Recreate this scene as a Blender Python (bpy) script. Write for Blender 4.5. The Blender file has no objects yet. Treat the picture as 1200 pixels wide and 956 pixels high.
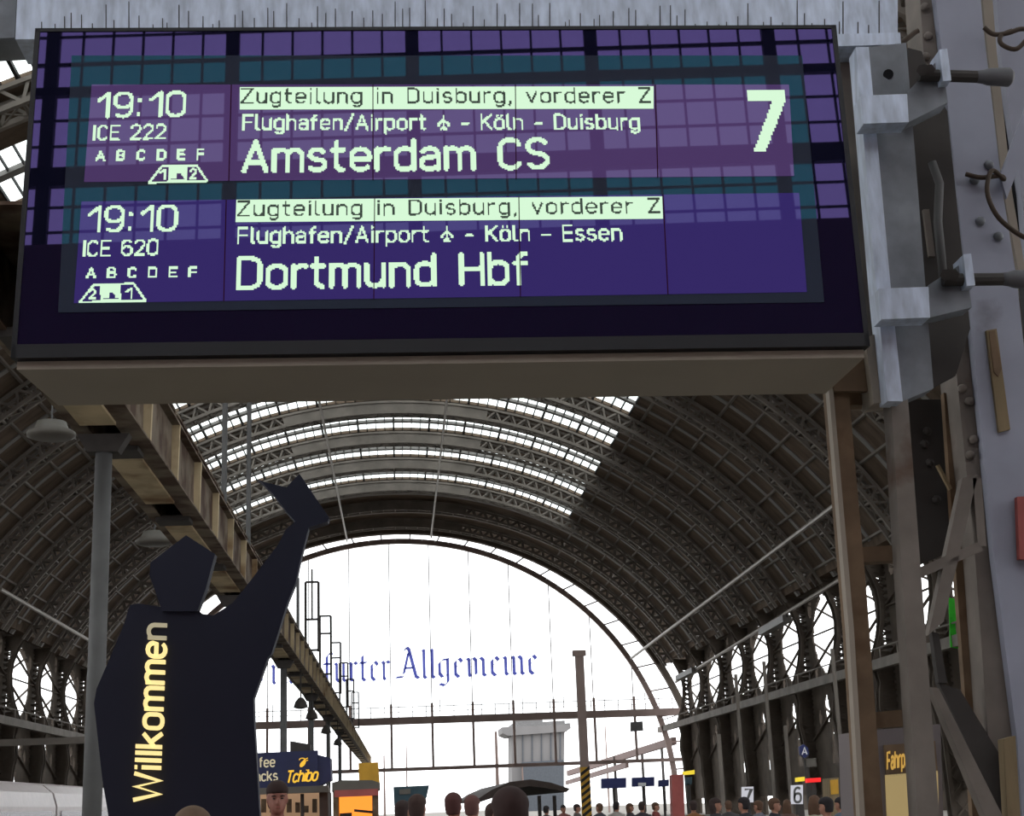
import bpy, bmesh, math, random
import numpy as np
from mathutils import Vector, Matrix
random.seed(7)
# ------------------------------------------------------------------ camera, sky, exposure
SC = bpy.context.scene
COL = SC.collection
W_, H_, FPX = 1200, 956, 1750.0
EYE = Vector((0, 0, 1.65))
YAW, PITCH, ROLL = 0.08205804, 0.25844562, math.radians(-2.2)
_F = Vector((math.sin(YAW)*math.cos(PITCH), math.cos(YAW)*math.cos(PITCH), math.sin(PITCH)))
_R0 = Vector((math.cos(YAW), -math.sin(YAW), 0)); _U0 = _R0.cross(_F)
_R = _R0*math.cos(ROLL) + _U0*math.sin(ROLL); _U = _R.cross(_F)
cam = bpy.data.objects.new('camera', bpy.data.cameras.new('camera'))
COL.objects.link(cam); SC.camera = cam
cam.data.sensor_width = 36.0; cam.data.lens = 36.0*FPX/W_
cam.data.clip_start = 0.05; cam.data.clip_end = 1500
cam.matrix_world = Matrix(((_R.x, _U.x, -_F.x, EYE.x), (_R.y, _U.y, -_F.y, EYE.y), (_R.z, _U.z, -_F.z, EYE.z), (0, 0, 0, 1)))
SKY = 2.6
world = bpy.data.worlds.new('overcast sky'); SC.world = world; world.use_nodes = True
bg = world.node_tree.nodes['Background']
bg.inputs['Color'].default_value = (0.97, 0.985, 1.0, 1); bg.inputs['Strength'].default_value = SKY
vs = SC.view_settings
vs.view_transform = 'Standard'; vs.look = 'None'; vs.exposure = 0.0; vs.gamma = 1.0; vs.use_curve_mapping = False
SC.cycles.use_denoising = True
SC.cycles.transparent_max_bounces = 16

# ------------------------------------------------------------------ pixel rays (1200 x 956 frame)
def ray(px, py):
    return _F + _R*((px-600)/FPX) - _U*((py-478)/FPX)
def P(px, py, Y):
    d = ray(px, py); return EYE + d*(Y/d.y)
def PX(px, py, X):
    d = ray(px, py); return EYE + d*(X/d.x)

# ------------------------------------------------------------------ materials
def lin(c):
    return tuple((v/255/12.92) if v/255 <= .04045 else ((v/255+.055)/1.055)**2.4 for v in c)
def mat(name, rgb, rough=.6, metal=0, var=.25, scale=3.0, stretch=(1, 1, 1), rust=None, rust_amt=.5, spec=.3, bump=0):
    """noise-mottled principled material; rgb are sRGB 0-255"""
    m = bpy.data.materials.new(name); m.use_nodes = True
    nt = m.node_tree; b = nt.nodes['Principled BSDF']
    c = lin(rgb)
    tc = nt.nodes.new('ShaderNodeTexCoord'); mp = nt.nodes.new('ShaderNodeMapping'); mp.inputs['Scale'].default_value = stretch
    nt.links.new(tc.outputs['Object'], mp.inputs['Vector'])
    n = nt.nodes.new('ShaderNodeTexNoise'); n.inputs['Scale'].default_value = scale; n.inputs['Detail'].default_value = 5
    nt.links.new(mp.outputs[0], n.inputs['Vector'])
    r = nt.nodes.new('ShaderNodeValToRGB')
    r.color_ramp.elements[0].position = .3; r.color_ramp.elements[1].position = .7
    r.color_ramp.elements[0].color = tuple(v*(1-var) for v in c)+(1,)
    r.color_ramp.elements[1].color = tuple(min(1, v*(1+var)) for v in c)+(1,)
    nt.links.new(n.outputs['Fac'], r.inputs['Fac'])
    out = r.outputs['Color']
    if rust:
        n2 = nt.nodes.new('ShaderNodeTexNoise'); n2.inputs['Scale'].default_value = scale*.6; n2.inputs['Detail'].default_value = 8
        nt.links.new(mp.outputs[0], n2.inputs['Vector'])
        r2 = nt.nodes.new('ShaderNodeValToRGB'); r2.color_ramp.elements[0].position = 1-rust_amt-.06; r2.color_ramp.elements[1].position = 1-rust_amt+.08
        r2.color_ramp.elements[0].color = (0, 0, 0, 1); r2.color_ramp.elements[1].color = (1, 1, 1, 1)
        nt.links.new(n2.outputs['Fac'], r2.inputs['Fac'])
        mx = nt.nodes.new('ShaderNodeMixRGB'); mx.inputs[2].default_value = lin(rust)+(1,)
        nt.links.new(r2.outputs[0], mx.inputs[0]); nt.links.new(out, mx.inputs[1]); out = mx.outputs[0]
    nt.links.new(out, b.inputs['Base Color'])
    b.inputs['Roughness'].default_value = rough; b.inputs['Metallic'].default_value = metal
    b.inputs['Specular IOR Level'].default_value = spec
    if bump:
        bp = nt.nodes.new('ShaderNodeBump'); bp.inputs['Strength'].default_value = bump; bp.inputs['Distance'].default_value = .01
        nt.links.new(n.outputs['Fac'], bp.inputs['Height']); nt.links.new(bp.outputs[0], b.inputs['Normal'])
    return m
def emit(name, rgb, strength=1.0, diffuse=(60, 60, 60)):
    m = mat(name, diffuse, var=.05)
    b = m.node_tree.nodes['Principled BSDF']
    b.inputs['Emission Color'].default_value = lin(rgb)+(1,); b.inputs['Emission Strength'].default_value = strength
    return m
def coated(name, base, gloss, glow=None):
    """dark coated glass: weak tinted mirror over a dark base, plus a display glow if given (linear colours)"""
    m = bpy.data.materials.new(name); m.use_nodes = True; nt = m.node_tree; nt.nodes.clear()
    out = nt.nodes.new('ShaderNodeOutputMaterial')
    d = nt.nodes.new('ShaderNodeBsdfDiffuse'); d.inputs[0].default_value = tuple(base)+(1,)
    g = nt.nodes.new('ShaderNodeBsdfGlossy'); g.inputs['Color'].default_value = tuple(gloss)+(1,); g.inputs['Roughness'].default_value = .012
    a = nt.nodes.new('ShaderNodeAddShader'); nt.links.new(d.outputs[0], a.inputs[0]); nt.links.new(g.outputs[0], a.inputs[1])
    last = a
    if glow:
        e = nt.nodes.new('ShaderNodeEmission'); e.inputs[0].default_value = tuple(glow)+(1,); e.inputs[1].default_value = 1
        a2 = nt.nodes.new('ShaderNodeAddShader'); nt.links.new(a.outputs[0], a2.inputs[0]); nt.links.new(e.outputs[0], a2.inputs[1]); last = a2
    nt.links.new(last.outputs[0], out.inputs['Surface'])
    return m
def pane_mat(name, tint=(.9, .95, .93), gl=.06):
    m = bpy.data.materials.new(name); m.use_nodes = True; nt = m.node_tree; nt.nodes.clear()
    out = nt.nodes.new('ShaderNodeOutputMaterial'); t = nt.nodes.new('ShaderNodeBsdfTransparent'); t.inputs[0].default_value = tint+(1,)
    g = nt.nodes.new('ShaderNodeBsdfGlossy'); g.inputs['Roughness'].default_value = .05
    mx = nt.nodes.new('ShaderNodeMixShader'); mx.inputs[0].default_value = gl
    nt.links.new(t.outputs[0], mx.inputs[1]); nt.links.new(g.outputs[0], mx.inputs[2]); nt.links.new(mx.outputs[0], out.inputs['Surface'])
    return m
def bloom_mat(name, rgb, clear):
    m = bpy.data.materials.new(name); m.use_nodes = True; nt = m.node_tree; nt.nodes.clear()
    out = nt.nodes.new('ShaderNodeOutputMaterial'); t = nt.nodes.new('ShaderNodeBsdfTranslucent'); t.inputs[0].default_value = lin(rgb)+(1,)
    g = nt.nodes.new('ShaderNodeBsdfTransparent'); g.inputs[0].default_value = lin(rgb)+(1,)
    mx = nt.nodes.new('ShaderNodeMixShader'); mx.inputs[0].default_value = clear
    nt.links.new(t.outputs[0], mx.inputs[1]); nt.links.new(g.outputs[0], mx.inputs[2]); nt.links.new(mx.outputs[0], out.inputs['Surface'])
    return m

M = dict(
    deck=mat('roof boarding', (104, 90, 78), .85, var=.3, scale=.5, stretch=(1, 3, 1), spec=.1),
    truss=mat('truss paint', (130, 123, 116), .7, var=.2, scale=.8, spec=.15),
    rib=mat('grey roof rib paint', (142, 139, 136), .6, var=.12, scale=.6, spec=.2),
    pier=mat('pier steel', (98, 89, 81), .8, var=.25, scale=.7, spec=.1),
    endsteel=mat('end wall steel', (150, 132, 126), .7, var=.15, scale=.5, spec=.1),
    concrete=mat('platform concrete', (120, 116, 110), .9, var=.15, scale=1.2),
    plaster=mat('concourse wall plaster', (128, 92, 104), .9, var=.1, scale=.4),
    mull=mat('window mullion paint', (34, 33, 36), .6, var=.1),
    pane=pane_mat('skylight glass'),
    endpane=pane_mat('end wall glass', (.97, .98, .98), .03),
    galv=mat('galvanised steel', (190, 200, 218), .45, metal=.2, var=.22, scale=9, stretch=(3, 3, .8), spec=.5),
    galv_dark=mat('weathered galvanised steel', (118, 122, 128), .5, metal=.2, var=.25, scale=7, spec=.4),
    white=mat('chipped white steel paint', (150, 153, 168), .55, var=.08, scale=4, rust=(92, 84, 86), rust_amt=.27, spec=.35),
    oldwhite=mat('dusty beige steel paint', (120, 112, 105), .7, var=.2, scale=5, rust=(84, 60, 44), rust_amt=.34),
    brown=mat('brown rusty steel paint', (112, 92, 72), .75, var=.25, scale=6, rust=(88, 66, 46), rust_amt=.4),
    darksteel=mat('grimy dark steel', (62, 58, 56), .7, var=.2, scale=4),
    sleeve=mat('grey rubber sleeve', (92, 92, 96), .5, var=.1),
    wood=mat('unpainted timber', (128, 112, 86), .8, var=.2, scale=3, stretch=(6, 6, .6)),
    beige=mat('beige casing underside', (150, 140, 128), .6, var=.06, scale=2),
    casing=mat('black casing', (34, 34, 38), .45, var=.1),
    navy=mat('navy board paint', (33, 35, 52), .55, var=.08, scale=3),
    navyedge=mat('dark board edge', (20, 20, 26), .6, var=.1),
    girder=mat('rusting girder paint', (118, 106, 92), .75, var=.25, scale=2.2, rust=(72, 52, 40), rust_amt=.5),
    girderpanel=mat('stained cream panel', (188, 170, 138), .7, var=.25, scale=1.3, rust=(120, 92, 62), rust_amt=.42),
    polegrey=mat('grey pole paint', (92, 92, 92), .6, var=.12),
    lamp=mat('pale lamp shade', (96, 92, 86), .5, var=.1),
    cable=mat('steel pipe', (150, 142, 134), .4, metal=.4, var=.1),
    wire=mat('dark cable', (70, 58, 48), .6, var=.15),
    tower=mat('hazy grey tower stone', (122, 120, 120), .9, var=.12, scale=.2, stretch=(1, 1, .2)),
    towerdark=mat('tower dark bands', (82, 86, 92), .8, var=.1),
    canopy=mat('dark canopy roof', (72, 62, 58), .7, var=.15),
    canopyedge=mat('canopy edge paint', (112, 94, 90), .7, var=.1),
    red=mat('red painted steel', (156, 82, 78), .6, var=.15),
    blue=mat('blue station sign', (44, 52, 104), .5, var=.08),
    teal=mat('teal sign board', (52, 74, 84), .5, var=.1),
    yellow=mat('yellow sign board', (196, 150, 52), .6, var=.12),
    black=mat('black paint', (26, 26, 28), .6, var=.1),
    whitepaint=mat('white lettering paint', (232, 232, 236), .6, var=.03),
    kiosknavy=mat('kiosk fascia navy', (46, 50, 82), .5, var=.1),
    train=mat('pale train body', (222, 208, 208), .35, var=.05),
    trainwin=mat('train window band', (88, 78, 96), .2, var=.1),
    trainline=mat('train stripe', (150, 72, 84), .4, var=.1),
    people_skin=mat('skin', (150, 108, 90), .6, var=.08, scale=20),
    fol=mat('green sheeting', (52, 190, 40), .6, var=.2),
)
NOTHING = None
# ------------------------------------------------------------------ mesh builder
class MB:
    def __init__(self): self.v = []; self.f = []
    def add(self, vs, fs):
        o = len(self.v); self.v += [Vector(p) for p in vs]; self.f += [tuple(i+o for i in q) for q in fs]; return self
    def prism(self, pts, ext):
        """polygon pts (3D) extruded along the vector ext"""
        pts = [Vector(p) for p in pts]; ext = Vector(ext); n = len(pts)
        nrm = Vector((0, 0, 0))
        for i in range(n): nrm += (pts[i]).cross(pts[(i+1) % n])
        if nrm.dot(ext) > 0: pts = pts[::-1]
        return self.add(pts+[p+ext for p in pts], [tuple(range(n)), tuple(range(2*n-1, n-1, -1))]+[(i, i+n, (i+1) % n+n, (i+1) % n) for i in range(n)])
    def box(self, lo, hi):
        x0, y0, z0 = lo; x1, y1, z1 = hi
        return self.prism([(x0, y0, z0), (x1, y0, z0), (x1, y1, z0), (x0, y1, z0)], (0, 0, z1-z0))
    def bar(self, a, b, w, h=None, up=(0, 0, 1)):
        a, b = Vector(a), Vector(b); h = h or w; d = (b-a).normalized(); up = Vector(up)
        if abs(d.dot(up)) > .98: up = Vector((0, 1, 0)) if abs(d.y) < .9 else Vector((1, 0, 0))
        s = d.cross(up).normalized(); t = s.cross(d).normalized()
        q = [s*(w/2)+t*(h/2), -s*(w/2)+t*(h/2), -s*(w/2)-t*(h/2), s*(w/2)-t*(h/2)]
        return self.prism([a+k for k in q], b-a)
    def tube(self, pts, r, n=8, cap=True):
        pts = [Vector(p) for p in pts]; rs = r if isinstance(r, (list, tuple)) else [r]*len(pts)
        rings = []; prev = None
        for i, p in enumerate(pts):
            d = (pts[min(i+1, len(pts)-1)]-pts[max(i-1, 0)]).normalized()
            if prev is None:
                up = Vector((0, 0, 1)) if abs(d.z) < .9 else Vector((1, 0, 0)); s = d.cross(up).normalized()
            else:
                s = (prev-d*prev.dot(d)).normalized()
            prev = s; t = s.cross(d)
            rings.append([p+(s*math.cos(2*math.pi*k/n)+t*math.sin(2*math.pi*k/n))*rs[i] for k in range(n)])
        return self.rings(rings, cap)
    def rings(self, rings, cap=True):
        n = len(rings[0]); vs = [p for r in rings for p in r]; fs = []
        for i in range(len(rings)-1):
            for k in range(n):
                fs.append((i*n+k, i*n+(k+1) % n, (i+1)*n+(k+1) % n, (i+1)*n+k))
        if cap: fs += [tuple(range(n-1, -1, -1)), tuple((len(rings)-1)*n+k for k in range(n))]
        return self.add(vs, fs)
    def lathe(self, c, prof, n=20):
        """prof = [(radius, z)] about the vertical axis through c"""
        c = Vector(c)
        return self.rings([[c+Vector((r*math.cos(2*math.pi*k/n), r*math.sin(2*math.pi*k/n), z)) for k in range(n)] for r, z in prof])
    def ball(self, c, rx, ry, rz, n=12, m=8):
        c = Vector(c)
        return self.rings([[c+Vector((rx*math.sin(a)*math.cos(2*math.pi*k/n), ry*math.sin(a)*math.sin(2*math.pi*k/n), -rz*math.cos(a))) for k in range(n)] for a in [math.pi*(i+.02)/(m+.04) for i in range(m+1)]])
    def sheet(self, pts):
        return self.add(pts, [tuple(range(len(pts)))])
    def build(self, name, material, parent=None, origin=None, bevel=0, smooth=False):
        if origin is None:
            if parent is not None: origin = org(parent)
            else:
                a = np.array([tuple(p) for p in self.v]); lo, hi = a.min(0), a.max(0)
                origin = Vector(((lo[0]+hi[0])/2, (lo[1]+hi[1])/2, lo[2]))
        origin = Vector(origin)
        me = bpy.data.meshes.new(name); me.from_pydata([tuple(p-origin) for p in self.v], [], self.f)
        bm = bmesh.new(); bm.from_mesh(me); bmesh.ops.recalc_face_normals(bm, faces=bm.faces); bm.to_mesh(me); bm.free()
        for mm in (material if isinstance(material, (list, tuple)) else [material]): me.materials.append(mm)
        if smooth:
            for p in me.polygons: p.use_smooth = True
        o = bpy.data.objects.new(name, me); COL.objects.link(o)
        if parent is not None: o.parent = parent
        else: o.location = origin
        ORG[o.name] = origin
        if bevel:
            b = o.modifiers.new('bevel', 'BEVEL'); b.width = bevel; b.segments = 2; b.limit_method = 'ANGLE'
        return o
ORG = {}
def org(o): return ORG[o.name]
def tag(o, label=None, cat=None, group=None, kind=None):
    if label: o['label'] = label
    if cat: o['category'] = cat
    if group: o['group'] = group
    if kind: o['kind'] = kind
    return o
def thing(name, label, cat, loc, group=None):
    o = bpy.data.objects.new(name, None); COL.objects.link(o); o.location = loc; ORG[o.name] = Vector(loc); o.empty_display_size = .2
    return tag(o, label, cat, group)
def struct(o): o['kind'] = 'structure'; return o
def copy_tree(o, parent=None):
    c = o.copy(); COL.objects.link(c); c.parent = parent; ORG[c.name] = ORG[o.name].copy()
    for ch in list(o.children): copy_tree(ch, c)
    return c
def pp(mb, poly, Y, depth):
    """a flat plate facing the tracks: outline given in pixels at distance Y, with its own thickness"""
    return mb.prism([P(x, y, Y) for x, y in poly], (0, depth, 0))

# ------------------------------------------------------------------ stroke lettering
def arc(cx, cy, rx, ry, a0, a1, n=8):
    return [(cx+rx*math.cos(math.radians(a0+(a1-a0)*i/n)), cy+ry*math.sin(math.radians(a0+(a1-a0)*i/n))) for i in range(n+1)]
def rr(x0, y0, x1, y1, r=2.2):
    p = arc(x1-r, y1-r, r, r, 0, 90, 4)+arc(x0+r, y1-r, r, r, 90, 180, 4)+arc(x0+r, y0+r, r, r, 180, 270, 4)+arc(x1-r, y0+r, r, r, 270, 360, 4)
    return p+[p[0]]
X_ = 7.2
n_ = lambda w: [[(0, 0), (0, X_)], [(0, X_-2)]+arc(w/2, X_-w/2, w/2, w/2, 160, 0, 6)+[(w, 0)]]
bowl = lambda x0, x1: rr(x0, 0, x1, X_, 2.1)
FONT = {
 '0': (5.6, [rr(0, 0, 5.6, 10, 2.4)]), '1': (3.4, [[(0, 7), (3.2, 10), (3.2, 0)]]),
 '2': (5.4, [arc(2.7, 7.3, 2.7, 2.7, 165, -25)+[(0, 0), (5.4, 0)]]),
 '6': (5.4, [rr(0, 0, 5.4, 6, 2.3), [(0, 3), (0, 7)]+arc(2.7, 7.3, 2.7, 2.7, 175, 45, 5)]),
 '9': (5.4, [rr(0, 4, 5.4, 10, 2.3), [(5.4, 7), (5.4, 3)]+arc(2.7, 2.7, 2.7, 2.7, -5, -135, 5)]),
 '7': (5.2, [[(0, 10), (5.2, 10), (1.6, 0)]]),
 ':': (2.4, [[(.5, .6), (.5, 1.1)], [(.7, 6.6), (.7, 7.1)]]), ',': (1.2, [[(.9, .5), (.2, -1.8)]]),
 '/': (4, [[(0, -.6), (4, 10.4)]]), '-': (3.4, [[(0, 3.8), (3.4, 3.8)]]), ' ': (3.2, []),
 '^': (5.6, [[(2.8, 9.5), (2.8, 0)], [(0, 2.6), (0, 3.6), (2.8, 6.6), (5.6, 3.6), (5.6, 2.6)], [(1.4, 0), (2.8, 1.8), (4.2, 0)]]),
 'A': (6, [[(0, 0), (3, 10), (6, 0)], [(1.1, 3), (4.9, 3)]]),
 'B': (5.2, [[(0, 0), (0, 10), (2.8, 10)]+arc(2.9, 7.6, 2.2, 2.4, 90, -90, 6)+[(0, 5.2)], arc(2.9, 2.6, 2.3, 2.6, 90, -90, 6)+[(0, 0)]]),
 'C': (5.4, [arc(2.7, 7.3, 2.7, 2.7, 25, 180, 6)+arc(2.7, 2.7, 2.7, 2.7, 180, 335, 6)]),
 'D': (5.6, [[(0, 0), (0, 10), (2.9, 10)]+arc(2.9, 7.3, 2.7, 2.7, 90, 0, 5)+arc(2.9, 2.7, 2.7, 2.7, 0, -90, 5)+[(0, 0)]]),
 'E': (4.8, [[(4.8, 0), (0, 0), (0, 10), (4.8, 10)], [(0, 5.1), (4.3, 5.1)]]),
 'F': (4.8, [[(0, 0), (0, 10), (4.8, 10)], [(0, 5.1), (4.3, 5.1)]]),
 'H': (5.6, [[(0, 0), (0, 10)], [(5.6, 0), (5.6, 10)], [(0, 5.2), (5.6, 5.2)]]),
 'I': (.4, [[(.2, 0), (.2, 10)]]),
 'K': (5.6, [[(0, 0), (0, 10)], [(5.4, 10), (0, 4)], [(1.8, 5.8), (5.6, 0)]]),
 'M': (7, [[(0, 0), (0, 10), (3.5, 4), (7, 10), (7, 0)]]),
 'S': (5.4, [arc(2.7, 7.5, 2.6, 2.5, 35, 180, 6)+arc(2.7, 7.3, 2.6, 2.2, 190, 270, 3)+arc(2.7, 2.6, 2.7, 2.5, 90, -145, 8)]),
 'T': (5.6, [[(2.8, 0), (2.8, 10)], [(0, 10), (5.6, 10)]]),
 'W': (9, [[(0, 10), (2.3, 0), (4.5, 9.6), (6.7, 0), (9, 10)]]),
 'Z': (5.6, [[(0, 10), (5.6, 10), (0, 0), (5.6, 0)]]),
 'a': (4.6, [arc(2.3, X_-2, 2.3, 2, 150, 0, 5)+[(4.6, 0)], [(4.6, 4.3), (1.9, 4.1)]+arc(1.9, 2.05, 1.9, 2.05, 90, 270, 6)+[(3, 0), (4.6, 1.2)]]),
 'b': (4.8, [[(0, 10), (0, 0)], bowl(0, 4.8)]), 'd': (4.8, [[(4.8, 10), (4.8, 0)], bowl(0, 4.8)]),
 'c': (4.2, [arc(2.2, X_-2.2, 2.2, 2.2, 25, 180, 5)+arc(2.2, 2.2, 2.2, 2.2, 180, 335, 5)]),
 'e': (4.8, [[(0, 3.7), (4.8, 3.7), (4.8, 5)]+arc(2.4, X_-2.3, 2.4, 2.3, 0, 180, 6)+arc(2.4, 2.3, 2.4, 2.3, 180, 325, 6)]),
 'f': (3, [[(1, 0), (1, 8.2)]+arc(2.8, 8.2, 1.8, 1.8, 180, 90, 3), [(0, X_-.4), (2.8, X_-.4)]]),
 'g': (4.8, [bowl(0, 4.8), [(4.8, X_), (4.8, -.8)]+arc(2.6, -.8, 2.2, 2, 0, -140, 5)]),
 'h': (4.6, [[(0, 0), (0, 10)], n_(4.6)[1]]), 'i': (.6, [[(.3, 0), (.3, X_)], [(.3, 9.6), (.3, 10)]]),
 'k': (4.6, [[(0, 0), (0, 10)], [(4.4, X_), (0, 2.8)], [(1.6, 4.3), (4.6, 0)]]),
 'l': (1.5, [[(.2, 10), (.2, 1.4)]+arc(1.6, 1.4, 1.4, 1.4, 180, 270, 3)]),
 'm': (7.4, [[(0, 0), (0, X_)], [(0, X_-1.8)]+arc(1.85, X_-1.7, 1.85, 1.7, 160, 0, 5)+[(3.7, 0)], [(3.7, X_-1.8)]+arc(5.55, X_-1.7, 1.85, 1.7, 160, 0, 5)+[(7.4, 0)]]),
 'n': (4.6, n_(4.6)), 'o': (4.8, [bowl(0, 4.8)]), 'p': (4.8, [[(0, -2.8), (0, X_)], bowl(0, 4.8)]),
 'ö': (4.8, [bowl(0, 4.8), [(1.2, 9.4), (1.2, 9.6)], [(3.6, 9.4), (3.6, 9.6)]]),
 'r': (3, [[(0, 0), (0, X_)], [(0, X_-2.2)]+arc(2.4, X_-2.3, 2.4, 2.3, 165, 70, 4)]),
 's': (4.2, [arc(2.1, X_-1.9, 2.0, 1.9, 35, 180, 5)+arc(2.1, X_-1.8, 2.0, 1.7, 190, 265, 3)+arc(2.1, 1.85, 2.1, 1.85, 85, -145, 7)]),
 't': (3, [[(1, X_+2.4), (1, 1.7)]+arc(2.7, 1.7, 1.7, 1.7, 180, 270, 3), [(0, X_-.3), (2.9, X_-.3)]]),
 'u': (4.6, [[(0, X_), (0, 2.2)]+arc(2.2, 2.2, 2.2, 2.2, 180, 320, 6)+[(4.6, 2.2)], [(4.6, X_), (4.6, 0)]]),
 'v': (4.8, [[(0, X_), (2.4, 0), (4.8, X_)]]),
}
def layout(text, gap, plain_l=False):
    """strokes of a line of text in units of cap height 10, starting at x = 0; returns strokes and width"""
    x = 0; out = []
    for ch in text:
        w, st = FONT[ch]
        if plain_l and ch == 'l': w, st = .6, [[(.3, 0), (.3, 10)]]
        for s in st: out.append([(px+x, py) for px, py in s])
        x += w+gap
    return out, x-gap
def in_poly(x, y, poly):
    c = np.zeros(x.shape, bool); n = len(poly)
    for i in range(n):
        (x0, y0), (x1, y1) = poly[i], poly[(i+1) % n]
        if y0 == y1: continue
        c ^= ((y0 > y) != (y1 > y)) & (x < (x1-x0)*(y-y0)/(y1-y0)+x0)
    return c
def raster(strokes, th, pitch, fills=(), holes=()):
    """dot-matrix cells covered by thick strokes / filled polygons, as horizontal runs (u0, u1, v0, v1)"""
    allp = [p for s in list(strokes)+list(fills) for p in s]
    us = [p[0] for p in allp]; vv = [p[1] for p in allp]
    i0, i1 = int(math.floor((min(us)-th)/pitch)), int(math.ceil((max(us)+th)/pitch))
    j0, j1 = int(math.floor((min(vv)-th)/pitch)), int(math.ceil((max(vv)+th)/pitch))
    gx, gy = np.meshgrid((np.arange(i0, i1)+.5)*pitch, (np.arange(j0, j1)+.5)*pitch)
    on = np.zeros(gx.shape, bool)
    for s in strokes:
        for (ax, ay), (bx, by) in zip(s[:-1], s[1:]):
            dx, dy = bx-ax, by-ay; L = dx*dx+dy*dy or 1e-12
            t = np.clip(((gx-ax)*dx+(gy-ay)*dy)/L, 0, 1)
            on |= (gx-ax-t*dx)**2+(gy-ay-t*dy)**2 < (th/2)**2
    for f in fills: on |= in_poly(gx, gy, f)
    for h in holes: on &= ~in_poly(gx, gy, h)
    runs = []
    for j in range(on.shape[0]):
        i = 0
        while i < on.shape[1]:
            if on[j, i]:
                k = i
                while k < on.shape[1] and on[j, k]: k += 1
                runs.append(((i0+i)*pitch, (i0+k)*pitch, (j0+j)*pitch, (j0+j+1)*pitch)); i = k
            else: i += 1
    return runs
def stroke_mesh(mb, strokes, th, O, ux, uy, depth, nib=None):
    """solid raised lettering: every stroke segment a small extruded bar (round joined or broad-nib)"""
    O, ux, uy = Vector(O), Vector(ux), Vector(uy); nrm = ux.cross(uy).normalized()
    def pt(a): return O+ux*a[0]+uy*a[1]
    for s in strokes:
        if nib is None:
            L = []; Rr = []
            for i, p in enumerate(s):
                a = Vector(s[max(i-1, 0)]); b = Vector(s[min(i+1, len(s)-1)]); d = (b-a)
                d = d.normalized() if d.length > 1e-9 else Vector((0, 1)); q = Vector((-d.y, d.x))*(th/2)
                k = 1.0
                if 0 < i < len(s)-1:
                    d1 = (Vector(p)-a).normalized(); k = 1/max(.55, abs(d1.dot(d)))
                e = Vector((0, 0))
                if i == 0: e = -d*(th*.12)
                if i == len(s)-1: e = d*(th*.12)
                L.append((p[0]+q.x*k+e.x, p[1]+q.y*k+e.y)); Rr.append((p[0]-q.x*k+e.x, p[1]-q.y*k+e.y))
            for i in range(len(s)-1):
                mb.prism([pt(L[i]), pt(L[i+1]), pt(Rr[i+1]), pt(Rr[i])], nrm*depth)
        else:
            nx, ny = nib
            for a, b in zip(s[:-1], s[1:]):
                q = [(a[0]-nx, a[1]-ny), (a[0]+nx, a[1]+ny), (b[0]+nx, b[1]+ny), (b[0]-nx, b[1]-ny)]
                mb.prism([pt(k) for k in q], nrm*depth)
    return mb

# ================================================================== THE HALL
BAY = 9.0; YEND = 155.0
AO, BO = 31.2, 28.4      # half axes of the roof skin about the eye line
AI, BI = 30.0, 27.3     # lower chords
Z0 = 1.65
def ell(a, b, deg, y): return Vector((a*math.cos(math.radians(deg)), y, Z0+b*math.sin(math.radians(deg))))
T0, T1 = 28.5, 151.5
TS = 60.0                # skylights lie between 60 and 120 degrees
trussY = [YEND-6-BAY*k for k in range(0, 14)]
gl = [(y-5.0, y-.25) for y in trussY[2:]]      # glass strips between arches
gl += [(trussY[-1]-BAY*k-5.0, trussY[-1]-BAY*k-.25) for k in range(1, 6)]
floor = MB().box((-70, -16, -.3), (70, 420, 0)).build('floor', M['concrete']); struct(floor)
deck = MB()
ycuts = sorted(set([-16.0, YEND]+[v for g in gl for v in g]))
ycuts = [y for y in ycuts if -16 <= y <= YEND]
tcuts = [T0+(TS-T0)*i/14 for i in range(14)]+[TS+(180-2*TS)*i/24 for i in range(25)]+[180-TS+(TS-T0)*i/14 for i in range(1, 15)]
def isglass(y0, y1, t): return any(abs(g[0]-y0) < .01 and abs(g[1]-y1) < .01 for g in gl) and TS < t < 180-TS
for y0, y1 in zip(ycuts[:-1], ycuts[1:]):
    for t0, t1 in zip(tcuts[:-1], tcuts[1:]):
        if isglass(y0, y1, (t0+t1)/2): continue
        deck.sheet([ell(AO, BO, t0, y0), ell(AO, BO, t1, y0), ell(AO, BO, t1, y1), ell(AO, BO, t0, y1)])
ceiling = deck.build('ceiling', M['deck']); struct(ceiling)
sm = ceiling.modifiers.new('thickness', 'SOLIDIFY'); sm.thickness = .22; sm.offset = 0
# skylight panes and their glazing bars
for i, (y0, y1) in enumerate(gl):
    pane = MB(); bars = MB()
    for k in range(24):
        t0 = TS+(180-2*TS)*k/24; t1 = TS+(180-2*TS)*(k+1)/24
        pane.sheet([ell(AO, BO, t0, y0), ell(AO, BO, t1, y0), ell(AO, BO, t1, y1), ell(AO, BO, t0, y1)])
    for k in range(0, 49):
        t = TS+(180-2*TS)*k/48
        bars.bar(ell(AO-.05, BO-.05, t, y0), ell(AO-.05, BO-.05, t, y1), .05 if k % 4 else .14, .16)
    w = struct(pane.build('window_%d' % (i+3), M['pane']))
    bars.build('glazing_bars', M['mull'], w)
# long purlins under the boarding
pur = MB()
for t in list(np.arange(T0+1, TS, 3.6))+list(np.arange(180-TS+1.2, T1, 3.6)):
    pur.bar(ell(AO-.2, BO-.2, t, -10), ell(AO-.2, BO-.2, t, YEND-1), .16, .14)
struct(pur.build('trim_1', M['truss']))
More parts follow.
